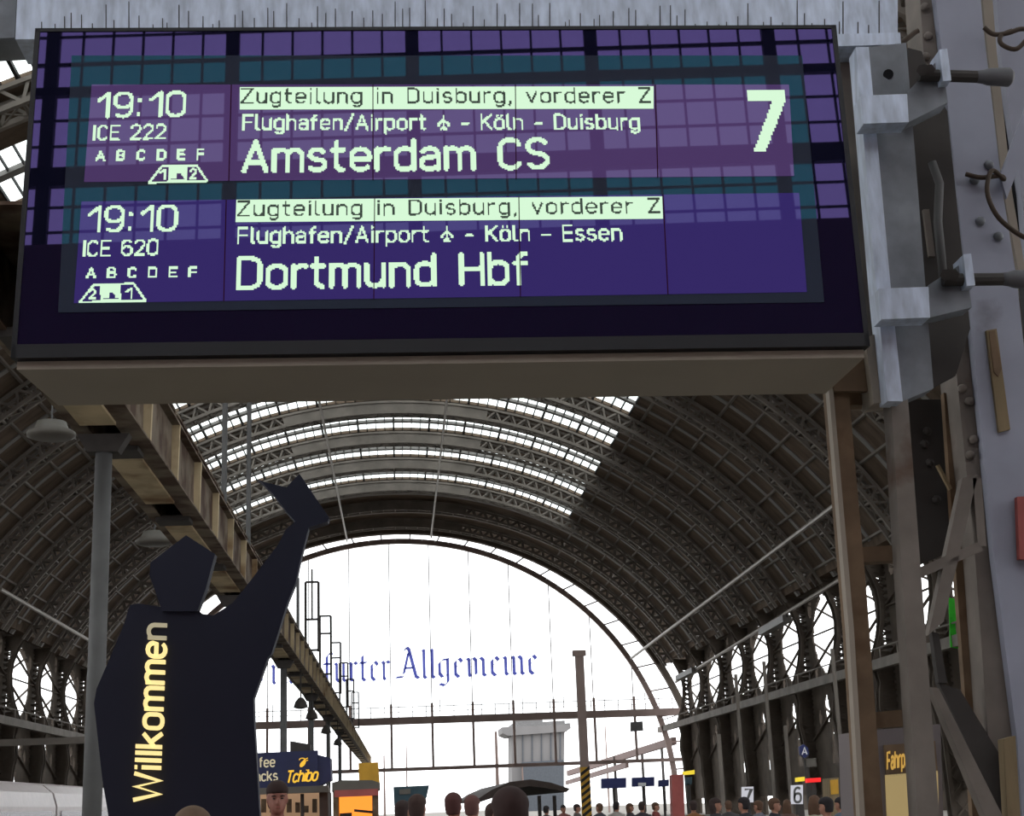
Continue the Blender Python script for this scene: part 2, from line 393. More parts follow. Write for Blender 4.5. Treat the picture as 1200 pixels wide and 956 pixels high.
# lattice arches
def arch_parts(y):
    NP = 58; hw = .55
    def seg(a, b, y, w, h):
        mb = MB()
        for i in range(60):
            t0 = T0-1+(T1-T0+2)*i/60; t1 = T0-1+(T1-T0+2)*(i+1)/60
            p, q = ell(a, b, t0, y), ell(a, b, t1, y)
            mb.bar(p, q, w, h, up=(0, 1, 0))
        return mb
    out = {}
    up = seg(AO-.35, BO-.35, y-hw, .16, .2); u2 = seg(AO-.35, BO-.35, y+hw, .16, .2)
    lo = seg(AI, BI, y-hw, .2, .22); l2 = seg(AI, BI, y+hw, .2, .22)
    web = MB()
    for i in range(NP):
        if 76 < T0+(T1-T0)*i/NP < 103:
            for s in (-hw, hw):
                a_, b_ = T0+(T1-T0)*i/NP, T0+(T1-T0)*(i+1)/NP
                web.prism([ell(AI, BI, a_, y+s-.02), ell(AI, BI, b_, y+s-.02), ell(AO-.35, BO-.35, b_, y+s-.02), ell(AO-.35, BO-.35, a_, y+s-.02)], (0, .04, 0))
        t0 = T0+(T1-T0)*i/NP; tm = T0+(T1-T0)*(i+.5)/NP; t1 = T0+(T1-T0)*(i+1)/NP
        for s in (-hw, hw):
            web.bar(ell(AI, BI, t0, y+s), ell(AO-.35, BO-.35, tm, y+s), .13, .06, up=(0, 1, 0))
            web.bar(ell(AO-.35, BO-.35, tm, y+s), ell(AI, BI, t1, y+s), .13, .06, up=(0, 1, 0))
        web.bar(ell(AI, BI, t0, y-hw), ell(AI, BI, t0, y+hw), .12, .12)
        web.bar(ell(AI, BI, t0, y-hw), ell(AI, BI, t1, y+hw), .07, .05)
        web.bar(ell(AI, BI, t1, y-hw), ell(AI, BI, t0, y+hw), .07, .05)
    return up, u2, lo, l2, web
ORD = ['first', 'second', 'third', 'fourth', 'fifth', 'sixth', 'seventh', 'eighth', 'ninth', 'tenth', 'eleventh', 'twelfth', 'thirteenth', 'fourteenth']
arch0 = thing('roof_arch', '', 'roof arch', (0, trussY[0], Z0), 'lattice arches under the hall roof')
for nm, mb in zip(('upper_chord', 'upper_chord', 'lower_chord', 'lower_chord', 'lattice_web'), arch_parts(trussY[0])): mb.build(nm, M['truss'], arch0)
rib0 = MB()
for i in range(60):
    t0 = T0-1+(T1-T0+2)*i/60; t1 = T0-1+(T1-T0+2)*(i+1)/60; y = trussY[0]-3.0
    rib0.bar(ell(AO-.07, BO-.07, t0, y), ell(AO-.07, BO-.07, t1, y), .2, .5, up=(0, 1, 0))
rib0 = rib0.build('roof_rib', M['rib'], origin=(0, trussY[0]-3.0, Z0))
for k, y in enumerate(trussY):
    a = arch0 if k == 0 else copy_tree(arch0)
    a.location = (0, y, Z0); ORG[a.name] = Vector((0, y, Z0))
    a['label'] = 'dark lattice roof arch, %s in from the glazed end wall' % ORD[k]
    if k < 13:
        r = rib0 if k == 0 else copy_tree(rib0)
        r.location = (0, y-3.0, Z0)
        tag(r, 'smooth grey roof rib between lattice arches, %s in from the end wall' % ORD[k], 'roof rib', 'smooth ribs between the lattice arches')
# side piers: hourglass lattice legs carrying the arches on both sides
def pier_mesh(side, y, X0):
    prof = [(0, 1.15), (3.5, 1.3), (5.2, 1.5), (6.2, 1.85), (7.0, 1.7), (7.6, 1.45), (8.2, 1.7), (8.8, 2.1), (9.4, 1.7), (10.2, 1.1), (11.2, .68), (12.2, .55), (13.0, .75), (13.8, 1.3), (14.4, 1.9), (14.9, 2.4)]
    shell, web = MB(), MB()
    for yy in (-.32, .32):
        for s in (-1, 1):
            for (z0, w0), (z1, w1) in zip(prof[:-1], prof[1:]):
                shell.bar((X0+s*(w0/2), y+yy, z0), (X0+s*(w1/2), y+yy, z1), .22, .14, up=(0, 1, 0))
        for (z0, w0), (z1, w1) in zip(prof[:-1], prof[1:]):
            n = 2 if z1-z0 < 1.3 else 3
            for i in range(n):
                a, b = i/n, (i+1)/n
                za, zb = z0+(z1-z0)*a, z0+(z1-z0)*b; wa, wb = w0+(w1-w0)*a, w0+(w1-w0)*b
                web.bar((X0-wa/2, y+yy, za), (X0+wb/2, y+yy, zb), .1, .06, up=(0, 1, 0))
                web.bar((X0+wa/2, y+yy, za), (X0-wb/2, y+yy, zb), .1, .06, up=(0, 1, 0))
    for (z0, w0), (z1, w1) in zip(prof[:-1], prof[1:]):
        if z0 < 9.0 or z0 > 13.5:
            web.prism([(X0-w0/2+.1, y-.04, z0), (X0+w0/2-.1, y-.04, z0), (X0+w1/2-.1, y-.04, z1), (X0-w1/2+.1, y-.04, z1)], (0, .08, 0))
    return shell, web
for side, nm in ((1, 'right'), (-1, 'left')):
    p0 = thing('arch_pier', '', 'pier', (side*28.6, trussY[0], 0), 'lattice piers along the %s side' % nm)
    a, b = pier_mesh(side, trussY[0], side*28.6)
    a.build('pier_flanges', M['pier'], p0); b.build('pier_lattice', M['pier'], p0)
    br = MB(); spd = MB(); X0 = side*28.6
    for y in trussY[:13]:
        for z0, z1 in ((9.2, 12.0), (12.0, 14.6), (5.0, 8.0)):
            br.bar((X0, y, z0), (X0, y-BAY, z1), .17, .07); br.bar((X0+.25*side, y, z1), (X0+.25*side, y-BAY, z0), .17, .07)
        br.bar((X0, y, 12), (X0, y-BAY, 12), .1, .1)
        c = y-BAY/2+.0
        oval = lambda cy, cz, ry, rz, p=1.0: [(cy+ry*math.copysign(abs(math.cos(a))**p, math.cos(a)), cz+rz*math.sin(a)) for a in [i*math.pi/12 for i in range(24)]]
        jit = [.0, .5, -.4, .3, -.2][trussY.index(y) % 5]
        holes = [oval(c+jit, 11.9, 2.9, 2.75, 1.5), oval(c-3.1, 13.5+jit, .55, .75), oval(c+3.0, 13.9-jit, .5, .6), oval(c-3.4, 10.4, .4, .6), oval(c+2.6, 9.6, .4, .5),
                 oval(c-1.7, 7.2, .55, .8, 1.3), oval(c+.9+jit, 7.0, .6, .95, 1.3), oval(c+2.6, 6.5, .35, .5), [(c-.9, 3.4), (c+.7, 3.4), (c-.1, 6.1)], [(c-3.2, 2.2), (c-2.4, 2.2), (c-2.8, 4.2)]]
        for u0, u1, v0, v1 in raster([], 0, .18, [[(y-BAY, 1.4), (y, 1.4), (y, 15.3), (y-BAY, 15.3)]], holes):
            spd.prism([(X0+.1*side, u0, v0), (X0+.1*side, u1, v0), (X0+.1*side, u1, v1), (X0+.1*side, u0, v1)], (.12*side, 0, 0))
    struct(br.build('trim_%d' % (8 if side > 0 else 9), M['pier'])); struct(spd.build('trim_%d' % (10 if side > 0 else 11), M['pier']))
    for k in range(0, 13):
        p = p0 if k == 0 else copy_tree(p0)
        p.location.y = trussY[k]
        p['label'] = 'dark hourglass lattice pier on the %s side of the hall, %s from the end wall' % (nm, ORD[k])
    # longitudinal gallery beam and its handrail, eaves closing board
    g = thing('gallery_beam', 'long dusty beam running along the %s row of piers' % nm, 'beam', (side*27.4, 40, 8.2))
    MB().box((side*27.15-.2, 40, 8.2), (side*27.15+.2, 158, 8.75)).build('beam_web', M['truss'], g)
    t = MB()
    for y in np.arange(41, 158, 3.0): t.bar((side*27.05, y, 8.75), (side*27.05, y, 9.35), .06)
    t.bar((side*27.05, 41, 9.35), (side*27.05, 158, 9.35), .07); t.build('handrail', M['truss'], g)
    nb = MB().prism([(side*27.2, 20, 15.0), (side*30.2, 20, 15.3), (side*30.2, 20, 15.9), (side*27.0, 20, 15.75)], (0, 135, 0))
    struct(nb.build('trim_%d' % (2 if side > 0 else 3), M['deck']))
    lo = MB()  # broken outer wall added as a dark backdrop behind the pier gaps
    y = 30
    for yy in np.arange(34, 150, 9.0):
        lo.box((side*39-.15, yy, 0), (side*39+.15, yy+7.9, 6.6)); lo.box((side*39-.2, yy-.3, 0), (side*39+.2, yy+.3, 6.9))
    struct(lo.build('wall_%s' % nm, M['pier']))
# pipes and fluorescent fittings along the arches
def pipe(a, b, r, label):
    t = thing('overhead_pipe', label, 'pipe', a)
    MB().tube([a, b], r, 8).build('pipe', M['cable'], t)
    for y in trussY:
        if min(a.y, b.y) < y < max(a.y, b.y):
            p = a+(b-a)*((y-a.y)/(b.y-a.y)); k = 1/math.sqrt((p.x/AI)**2+((p.z-Z0)/BI)**2)
            MB().bar(p, EYE+(p-EYE-Vector((0, y, 0)))*k+Vector((0, y, 0)), .07).build('hanger', M['truss'], t)
    return t
def at_ell(px, py, a, b):
    d = ray(px, py); s = 1/math.sqrt((d.x/a)**2+((d.z)/b)**2); return EYE+d*s
a = at_ell(978, 592, 27.6, 25); b = at_ell(740, 771, 27.6, 25)
pipe(a, b, .13, 'upper of two long pale pipes running under the right side of the roof')
a2 = at_ell(995, 672, 28.6, 26); b2 = at_ell(792, 799, 28.6, 26)
pipe(a2, b2, .12, 'lower pale pipe under the right side of the roof, with light fittings on it')
a3 = at_ell(0, 690, 28.0, 26); b3 = at_ell(118, 758, 28.0, 26)
pipe(a3, b3, .13, 'bright pale pipe under the left side of the roof')
for (x0, y0, x1, y1, lb) in ((893, 741, 922, 724, 'larger pale strip light hung under the lower right pipe'), (795, 796, 814, 786, 'smaller pale strip light at the far end of the lower right pipe')):
    p, q = at_ell(x0, y0-6, 28.6, 26), at_ell(x1, y1-6, 28.6, 26); d = (q-p)
    t = thing('strip_light', lb, 'light', p, 'strip lights on the pipe')
    MB().bar(p-Vector((0, 0, .35)), q-Vector((0, 0, .35)), 1.0*.6, .45).build('housing', M['lamp'], t)
    m = MB(); m.bar(p, p-Vector((0, 0, .3)), .08); m.bar(q, q-Vector((0, 0, .3)), .08); m.build('hanger', M['darksteel'], t)
for x, y, lb in ((408, 640, 'thin pipe along the crown of the roof left of centre'), (504, 640, 'thin pipe along the crown of the roof right of centre')):
    e = at_ell(x, y, 29.6, 26.9); pipe(Vector((e.x, 40, e.z)), Vector((e.x, 152, e.z)), .09, lb)
# --- end wall: rim arch, glazing with thin mullions, catwalk
rim = MB(); outer = MB()
AR, BR = 28.0, 26.9
for i in range(64):
    t0 = 180*i/64; t1 = 180*(i+1)/64
    rim.bar(ell(AR, BR, t0, YEND), ell(AR, BR, t1, YEND), .5, .55, up=(0, 1, 0))
    outer.bar(ell(AO-.42, BO-.42, t0, YEND), ell(AO-.42, BO-.42, t1, YEND), .6, .95, up=(0, 1, 0))
for i in range(2, 62):
    t = 180*i/62
    if i % 2 == 0: rim.bar(ell(AR, BR, t, YEND), ell(AO-.5, BO-.6, t, YEND), .14)
struct(rim.build('trim_4', M['endsteel'])); struct(outer.build('trim_5', M['pier']))
pane = MB(); NP = 48
pts = [ell(AR, BR, 180*i/NP, YEND+.3) for i in range(NP+1)]
pane.prism([Vector((AR, YEND+.3, 9.2))]+[p for p in pts if p.z > 9.2]+[Vector((-AR, YEND+.3, 9.2))], (0, .03, 0))
w1 = struct(pane.build('window_1', M['endpane']))
mul = MB()
for k in range(-6, 7):
    x = -.75+k*4.15
    if abs(x) < AR: mul.bar((x, YEND+.2, 5.2), (x, YEND+.2, Z0+BR*math.sqrt(1-(x/AR)**2)), .09)
for k in range(-6, 7):
    x = -.75+k*4.15
    mul.bar((x, YEND-.1, 5.2), (x, YEND-.1, 11.8), .24)
mul.build('mullion', M['endsteel'], w1)
cw = thing('catwalk', 'dark catwalk with railing spanning the glazed end wall', 'catwalk', (0, YEND-.4, 9.9))
MB().box((-29, YEND-.9, 9.75), (29, YEND-.1, 10.45)).build('deck_beam', M['endsteel'], cw)
m = MB()
for x in np.arange(-28, 28.1, 1.4): m.bar((x, YEND-.85, 10.4), (x, YEND-.85, 11.5 if int(round(x/1.4)) % 3 else 12.1), .07)
m.bar((-28, YEND-.85, 11.45), (28, YEND-.85, 11.45), .07); m.bar((-28, YEND-.85, 10.95), (28, YEND-.85, 10.95), .05); m.build('railing', M['endsteel'], cw)
o = MB().box((-29, YEND-.4, 5.15), (29, YEND-.1, 5.5)).build('tie_beam', M['endsteel']); tag(o, 'thin tie beam crossing the end opening below the catwalk', 'beam')
# newspaper lettering standing on the end glazing
BL = {
 'F': (7, [[(1, 9.2), (3, 9.8), (6.6, 9.2)], [(2.2, 9.2), (2.2, 1), (1.2, .2)], [(2.4, 5.2), (5.4, 5.6)], [(3.6, 9), (3.6, 1.2)]]),
 'r': (4.4, [[(1, 6.2), (1.6, 5.6), (1.6, .8), (2.2, .2)], [(1.6, 5.2), (3.0, 6.3), (3.9, 5.6)]]),
 'a': (5.4, [[(.9, 5.4), (2.4, 6.2), (4.2, 5.5), (4.2, .8), (4.8, .2)], [(4.2, 3.6), (1, 2.6), (1, .9), (2, .1), (4, 1)]]),
 'n': (6, [[(1, 6.2), (1.6, 5.6), (1.6, .8), (2.2, .2)], [(1.6, 5.2), (3.4, 6.3), (4.4, 5.4), (4.4, .8), (5.2, .2)]]),
 'k': (5.6, [[(1.6, 9.8), (1.6, .8), (2.2, .2)], [(1.6, 4.8), (3.6, 6.2), (4.4, 5.4), (1.8, 3.4)], [(2, 3.4), (4.2, 1), (5, .2)]]),
 'f': (4.4, [[(2, 0), (2, 8.4), (3.2, 9.6), (4.2, 9)], [(.6, 6), (3.8, 6)]]),
 'u': (6, [[(1, 6.2), (1.6, 5.6), (1.6, 1), (2.6, .1), (4.4, 1.2)], [(4.4, 6.2), (4.4, .8), (5.2, .2)]]),
 't': (4.2, [[(1.8, 8.2), (1.8, 1), (2.8, .1), (3.6, .7)], [(.6, 6), (3.4, 6)]]),
 'e': (4.8, [[(1.4, 5.2), (1.4, 1.2), (2.6, .1), (4, .9)], [(1.4, 5.2), (2.8, 6.3), (3.8, 5.2), (1.6, 3.4)]]),
 'A': (9, [[(3.4, 9.4), (4.4, 10.6), (5.2, 9.8), (7.6, 1), (8.6, .3)], [(5, 8.8), (3.2, 2), (1, .6)], [(.4, .9), (3, .9)], [(3.6, 3.8), (6.6, 3.8)]]),
 'l': (3, [[(1.2, 9.6), (1.6, 9.2), (1.6, .8), (2.3, .2)]]),
 'g': (5.6, [[(4.2, 6.1), (2.4, 6.1), (1.2, 5), (1.2, 1.6), (2.2, .4), (4.2, 1.2)], [(4.2, 6.4), (4.2, -1.2), (3, -2.4), (1.2, -1.8)]]),
 'm': (8.6, [[(1, 6.2), (1.6, 5.6), (1.6, .8), (2.2, .2)], [(1.6, 5.2), (3.2, 6.3), (4.1, 5.4), (4.1, .8)], [(4.1, 5.2), (5.8, 6.3), (6.8, 5.4), (6.8, .8), (7.6, .2)]]),
 'i': (3, [[(1, 6.2), (1.6, 5.6), (1.6, .8), (2.3, .2)], [(1.5, 8.6), (1.9, 9)]]),
}
def bl_line(text, p0, p1, cap, Y, mb):
    st = []; x = 0
    for ch in text:
        w, s = BL[ch]; st += [[(a+x, b) for a, b in q] for q in s]; x += w
    O = P(*p0, Y); E_ = P(*p1, Y); ux = (E_-O)/x; uy = Vector((0, 0, cap/10)); ux.y = 0
    stroke_mesh(mb, st, 1, O, ux, uy, .25, nib=(.52, .3))
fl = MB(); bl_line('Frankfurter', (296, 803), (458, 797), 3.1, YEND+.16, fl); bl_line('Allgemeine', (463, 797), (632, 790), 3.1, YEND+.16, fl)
M['faz'] = bloom_mat('bloom washed blue letters', (138, 142, 192), .5)  # pale see-through tint stands in for bloom washing out the letters
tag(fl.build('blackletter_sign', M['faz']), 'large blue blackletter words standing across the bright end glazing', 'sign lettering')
# --- front end of the hall, behind the viewer: brick wall below, big mullioned window above
SY, TILT, SRO = -0.03171, -0.04231, -0.01001
SU = Vector((math.cos(SY)*math.cos(SRO), math.sin(SY)*math.cos(SRO), math.sin(SRO))).normalized()
_n = Vector((math.sin(SY), -math.cos(SY), 0))
SUP = (SU.cross(-_n)*math.cos(TILT)+_n*math.sin(TILT)).normalized()
SN = SU.cross(SUP).normalized()
SO = EYE+Vector((-1.30974, 5.09268, 1.61047)); SW, SH = 3.0, 1.241
def S(px, py, off=0.0):
    d = ray(px, py); o = SO+SN*off
    return EYE+d*((o-EYE).dot(SN)/d.dot(SN))
def suv(px, py, off=0.0):
    p = S(px, py, off)-SO; return (p.dot(SU), p.dot(SUP))
def sp(u, v, off=0.0): return SO+SU*u+SUP*v+SN*off
YF = -15.5
def reflected(px, py):
    p = S(px, py); d = ray(px, py); d = d-SN*(2*d.dot(SN)); return p+d*((YF-p.y)/d.y)
sill = reflected(600, 268).z
thick_x = [reflected(x, 60).x for x in (62, 272, 480, 692, 902)]
step = (thick_x[-1]-thick_x[0])/4
allx = [thick_x[0]+step*k for k in range(-8, 14)]
thick_z = [reflected(600, 91).z, reflected(600, 190).z]
thin_z = [reflected(600, y).z for y in (60, 124, 154, 225, 254)]
ztop = Z0+BO
pz = (thick_z[0]-thick_z[1]); pt_ = reflected(600, 60).z-reflected(600, 91).z
zz = thick_z[0]
z = zz
more_thin = []; more_thick = []
k = 1
while z < ztop:
    z = zz+pz*k; more_thick.append(z)
    more_thin += [z-pz*.66, z-pz*.33]; k += 1
wb = MB().box((-34, YF-.4, 0), (34, YF, sill)); struct(wb.build('wall_back', M['plaster']))
ml = MB()
def clipz(x): return Z0+BO*math.sqrt(max(0, 1-(x/AO)**2))
for x in allx:
    if abs(x) < AO:
        ml.box((x-.13, YF-.1, sill), (x+.13, YF+.03, clipz(x)))
    for q in range(1, 6):
        xx = x+step*q/6
        if abs(xx) < AO: ml.box((xx-.022, YF-.05, sill), (xx+.022, YF, max(sill, clipz(xx))))
def halfw(z): return AO*math.sqrt(max(0, 1-((z-Z0)/BO)**2))
for z in thick_z+more_thick:
    if z < ztop-.3: ml.box((-halfw(z), YF-.1, z-(.09 if z != thick_z[1] else .2)), (halfw(z), YF+.03, z+(.09 if z != thick_z[1] else .2)))
for z in thin_z+more_thin:
    if z < ztop-.3: ml.box((-halfw(z), YF-.05, z-.02), (halfw(z), YF, z+.02))
pane = MB(); NP = 40
tt = [180*i/NP for i in range(NP+1)]
pp_ = [ell(AO, BO, t, YF-.25) for t in tt]; pp_ = [p for p in pp_ if p.z > sill]
pane.prism([Vector((halfw(sill), YF-.25, sill))]+pp_+[Vector((-halfw(sill), YF-.25, sill))], (0, .03, 0))
w2 = struct(pane.build('window_2', M['endpane'])); ml.build('mullion', M['mull'], w2)

# ================================================================== DEPARTURE BOARD
M['glassborder'] = coated('violet coated black glass', (.006, .0065, .018), (.030, .021, .068))
M['surround'] = coated('grey screen surround under glass', (.038, .044, .068), (.0, .014, .022))
M['lcd'] = coated('reflection warmed display panel', (.006, .005, .012), (.022, .021, .040), (.066, .035, .118))  # upper row: warm reflected haze is put into the panel glow
M['lcd2'] = coated('blue violet display panel', (.006, .005, .012), (.016, .016, .034), (.031, .019, .122))
M['dot'] = emit('lit display dots', (214, 248, 214), 1.0, (20, 20, 20))
M['darkdot'] = mat('dark display dots', (94, 110, 100), .8, var=.02, spec=0)
M['seam'] = mat('dark module seam', (58, 24, 44), .8, var=.05, spec=0)
sign = thing('departure_board', 'large black hanging platform display with two lit departures and a big 7', 'display board', SO, None)
def slab(mb, u0, v0, u1, v1, f, b):
    return mb.prism([sp(u0, v0, f), sp(u1, v0, f), sp(u1, v1, f), sp(u0, v1, f)], -SN*(f-b))
def slabq(mb, q, f, th):
    """q = four pixel corners on the board face, raised to f, thickness th"""
    return mb.prism([S(x, y, f) for x, y in q], -SN*th)
cs = MB()
DEP = .47
fr = [sp(-.012, -.05, -.012), sp(SW+.012, -.05, -.012), sp(SW+.012, SH+.012, -.012), sp(-.012, SH+.012, -.012)]
bk = [sp(.03, -.05, -DEP), sp(SW-.03, -.05, -DEP), sp(SW-.03, SH-.05, -DEP), sp(.03, SH-.05, -DEP)]
cs.rings([fr, bk]); cs.build('casing', M['casing'], sign)
b = MB(); b.prism([sp(.0, -.052, -.03), sp(SW, -.052, -.03), sp(SW-.04, -.052, -DEP+.02), sp(.04, -.052, -DEP+.02)], SUP*-.03)
b.build('underside_panel', M['beige'], sign)
b = MB()
slab(b, -.012, -.05, SW+.012, -.0, .004, -.02); slab(b, -.012, SH, SW+.012, SH+.014, .004, -.02)
slab(b, -.014, -.05, .004, SH+.014, .004, -.02); slab(b, SW-.004, -.05, SW+.014, SH+.014, .004, -.02)
b.build('bezel', M['casing'], sign)
slab(MB(), 0.002, 0.0, SW-.002, SH, 0, -.02).build('front_glass', M['glassborder'], sign)
MSK = [(84, 65), (940, 65), (966, 354), (68, 366)]
slabq(MB(), MSK, .003, .004).build('screen_surround', M['surround'], sign)
def lerp(a, b, t): return (a[0]+(b[0]-a[0])*t, a[1]+(b[1]-a[1])*t)
def at_row(row, xs_top, xs_bot):
    return
ROWS = [dict(tl=(107, 99), tr=(925, 99), br=(931, 206), bl=(98, 213)), dict(tl=(95, 236), tr=(937, 226), br=(946, 342), bl=(86, 355))]
SEAM = [[(271, 268), (437, 437), (604, 605), (768, 771)], [(265, 262), (439, 438), (608, 610), (777, 783)]]
for r, sm_ in zip(ROWS, SEAM):
    xt = [r['tl'][0]]+[s[0] for s in sm_]+[r['tr'][0]]; xb = [r['bl'][0]]+[s[1] for s in sm_]+[r['br'][0]]
    ty = lambda x: lerp(r['tl'], r['tr'], (x-r['tl'][0])/(r['tr'][0]-r['tl'][0]))[1]
    by = lambda x: lerp(r['bl'], r['br'], (x-r['bl'][0])/(r['br'][0]-r['bl'][0]))[1]
    for i in range(5):
        q = [(xt[i]+.4, ty(xt[i])), (xt[i+1]-.4, ty(xt[i+1])), (xb[i+1]-.4, by(xb[i+1])), (xb[i]+.4, by(xb[i]))]
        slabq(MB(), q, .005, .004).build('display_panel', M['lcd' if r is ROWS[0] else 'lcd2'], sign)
    for i in range(1, 5):
        q = [(xt[i]-.55, ty(xt[i])), (xt[i]+.55, ty(xt[i])), (xb[i]+.55, by(xb[i])), (xb[i]-.55, by(xb[i]))]
        slabq(MB(), q, .0105, .005).build('panel_seam', M['seam'], sign)
PITCH_ = .0052
def runs_mesh(runs, off):
    mb = MB()
    for u0, u1, v0, v1 in runs: slab(mb, u0, v0, u1, v1, off, off-.002)
    return mb
def tline(text, p0, p1, cap, th, gap=2.1):
    """strokes in board coordinates: baseline from pixel p0 to p1, cap height in px, th = stroke weight in cap/10 units"""
    st, w = layout(text, gap)
    a, b = Vector(suv(*p0)), Vector(suv(*p1)); c = Vector(suv(p0[0], p0[1]-cap))
    H = (c-a).y; th_m = th*H/10
    ux = (b-a)/w; L = (b-a).length
    ux = ux*((L-th_m)/L); uy = Vector((0, (H-th_m)/10)); O = a+Vector((th_m/2, th_m/2))
    return [[tuple(O+ux*x+uy*y) for x, y in s] for s in st], th_m
def lcd_text(name, text, p0, p1, cap, th, parent, gap=2.1, m='dot', off=.008, pitch=PITCH_, th_extra=0):
    st, t = tline(text, p0, p1, cap, th, gap)
    return runs_mesh(raster(st, t+th_extra, pitch), off).build(name, M[m], parent)
def notice(q, base0, base1):
    n = slabq(MB(), q, .008, .002).build('scrolling_notice', M['dot'], sign)
    lcd_text('notice_lettering', 'Zugteilung in Duisburg, vorderer Z', base0, base1, 18.5, 1.15, n, 2.6, 'darkdot', .0095, .0045)
notice([(281, 102), (766, 101), (766, 127), (281, 128)], (282, 123), (763, 122))
notice([(277, 234), (776, 230), (777, 256), (276, 260)], (278, 255), (774, 251))
lcd_text('time_lettering', '19:10', (113, 140), (218, 138), 31, 1.2, sign, 2.0)
lcd_text('time_lettering', '19:10', (102, 274), (208, 272), 32, 1.2, sign, 2.0)
lcd_text('train_number_lettering', 'ICE 222', (109, 166), (195, 164), 18.5, 1.2, sign, 2.2)
lcd_text('train_number_lettering', 'ICE 620', (97, 302), (186, 300), 19.5, 1.2, sign, 2.2)
lcd_text('coach_lettering', 'A B C D E F', (112, 190), (240, 188), 13, 1.75, sign, 3.4)
lcd_text('coach_lettering', 'A B C D E F', (101, 327), (231, 326), 13, 1.75, sign, 3.4)
lcd_text('route_lettering', 'Flughafen/Airport ^ - Köln - Duisburg', (284, 154), (750, 153), 19, 1.3, sign, 2.2)
lcd_text('route_lettering', 'Flughafen/Airport ^ - Köln - Essen', (278, 287), (729, 283), 20, 1.3, sign, 2.2)
lcd_text('destination_lettering', 'Amsterdam CS', (283, 204), (645, 200), 39, 1.36, sign, 2.1)
lcd_text('destination_lettering', 'Dortmund Hbf', (277, 341), (620, 335), 40, 1.36, sign, 2.1)
seven = [(876, 107), (918, 106), (919, 121), (897, 178), (883, 178), (905, 119), (876, 119)]
runs_mesh(raster([], 0, .0075, [[suv(*p) for p in seven]]), .008).build('platform_number', M['dot'], sign)
def train_icon(bl, tl, tr, br, m0, m1, dl, dr, c0, c1):
    U = lambda p: suv(*p)
    top = lambda x: lerp(tl, tr, (x-tl[0])/(tr[0]-tl[0]))[1]; bot = lambda x: lerp(bl, br, (x-bl[0])/(br[0]-bl[0]))[1]
    out = [U(bl), U(tl), U(tr), U(br), U(bl)]
    mid = [U((m0, bot(m0))), U((m0, top(m0))), U((m1, top(m1))), U((m1, bot(m1)))]
    mx = (m0+m1)/2; my = bot(mx)
    hole = [[U((mx-2, my-4)), U((mx-2, my-10)), U((mx+3, my-10)), U((mx+6, my-6)), U((mx+6, my-4))], [U((m0+3, my-3.6)), U((m0+3, my-2.6)), U((m1-3, my-2.6)), U((m1-3, my-3.6))]]
    st = [out]
    for ch, (x, y) in ((c0, dl), (c1, dr)):
        s, t = tline(ch, (x, y), (x+9, y-.3), 13, 1.8); st += s
    runs_mesh(raster(st, .0075, .0042, [mid], hole), .008).build('train_symbol', M['dot'], sign)
train_icon((175, 215), (190, 196), (231, 195), (243, 213), 198, 220, (186, 212), (222, 211), '1', '2')
train_icon((94, 355), (110, 335), (157, 333), (171, 353), 118, 142, (104, 352), (147, 351), '2', '1')
for u in (.4, 1.5, 2.6):
    a = sp(u, SH-.12, -.44); MB().bar(a, (a.x, 5.83, P(600, 43, 5.8).z), .1).build('mounting_arm', M['galv_dark'], sign)
# ---- galvanised beam over the board, with its end lip
o = MB()
beam = thing('galvanised_beam', 'weathered galvanised beam running above the departure board', 'beam', P(520, 50, 5.75))
pp(MB(), [(22, -40), (1052, -40), (1052, 42), (18, 46)], 5.8, .22).build('web', M['galv'], beam)
pp(MB(), [(-700, -40), (21, -40), (17, 44), (-700, 80)], 5.9, .2).build('splice_plate', M['galv_dark'], beam)
pp(MB(), [(978, 40), (1055, 38), (1056, 52), (979, 54)], 5.7, .3).build('end_lip', M['galv'], beam)
m = MB()
for i in range(80):
    x = 50+i*12.4+random.uniform(-5, 5)
    h = random.uniform(14, 44); pp(m, [(x, 44-h), (x+.9, 44-h), (x+1.1, 43), (x-.1, 43)], 5.797, .004)
m.build('weld_seams', M['darksteel'], beam)
# ---- galvanised hanger post right of the board
post = thing('hanger_post', 'galvanised channel post beside the right end of the departure board', 'post', P(1045, 470, 5.75))
pp(MB(), [(1003, 55), (1018, 55), (1044, 338), (1058, 470), (1040, 470), (1027, 338)], 5.62, .1).build('front_flange', M['galv'], post)
pp(MB(), [(1017, 55), (1062, 50), (1094, 455), (1058, 470), (1044, 338)], 5.7, .12).build('channel_web', M['galv_dark'], post)
pp(MB(), [(979, 60), (1003, 58), (1042, 475), (1020, 472)], 5.85, .12).build('rear_plate', M['oldwhite'], post)
pp(MB(), [(1014, 396), (1042, 384), (1053, 468), (1024, 473)], 5.7, .15).build('end_box', M['beige'], post)
m = MB(); m.tube([P(1041, 87, 5.69), P(1041, 87, 5.74)], .022, 12); m.build('bolt_hole', M['black'], post)
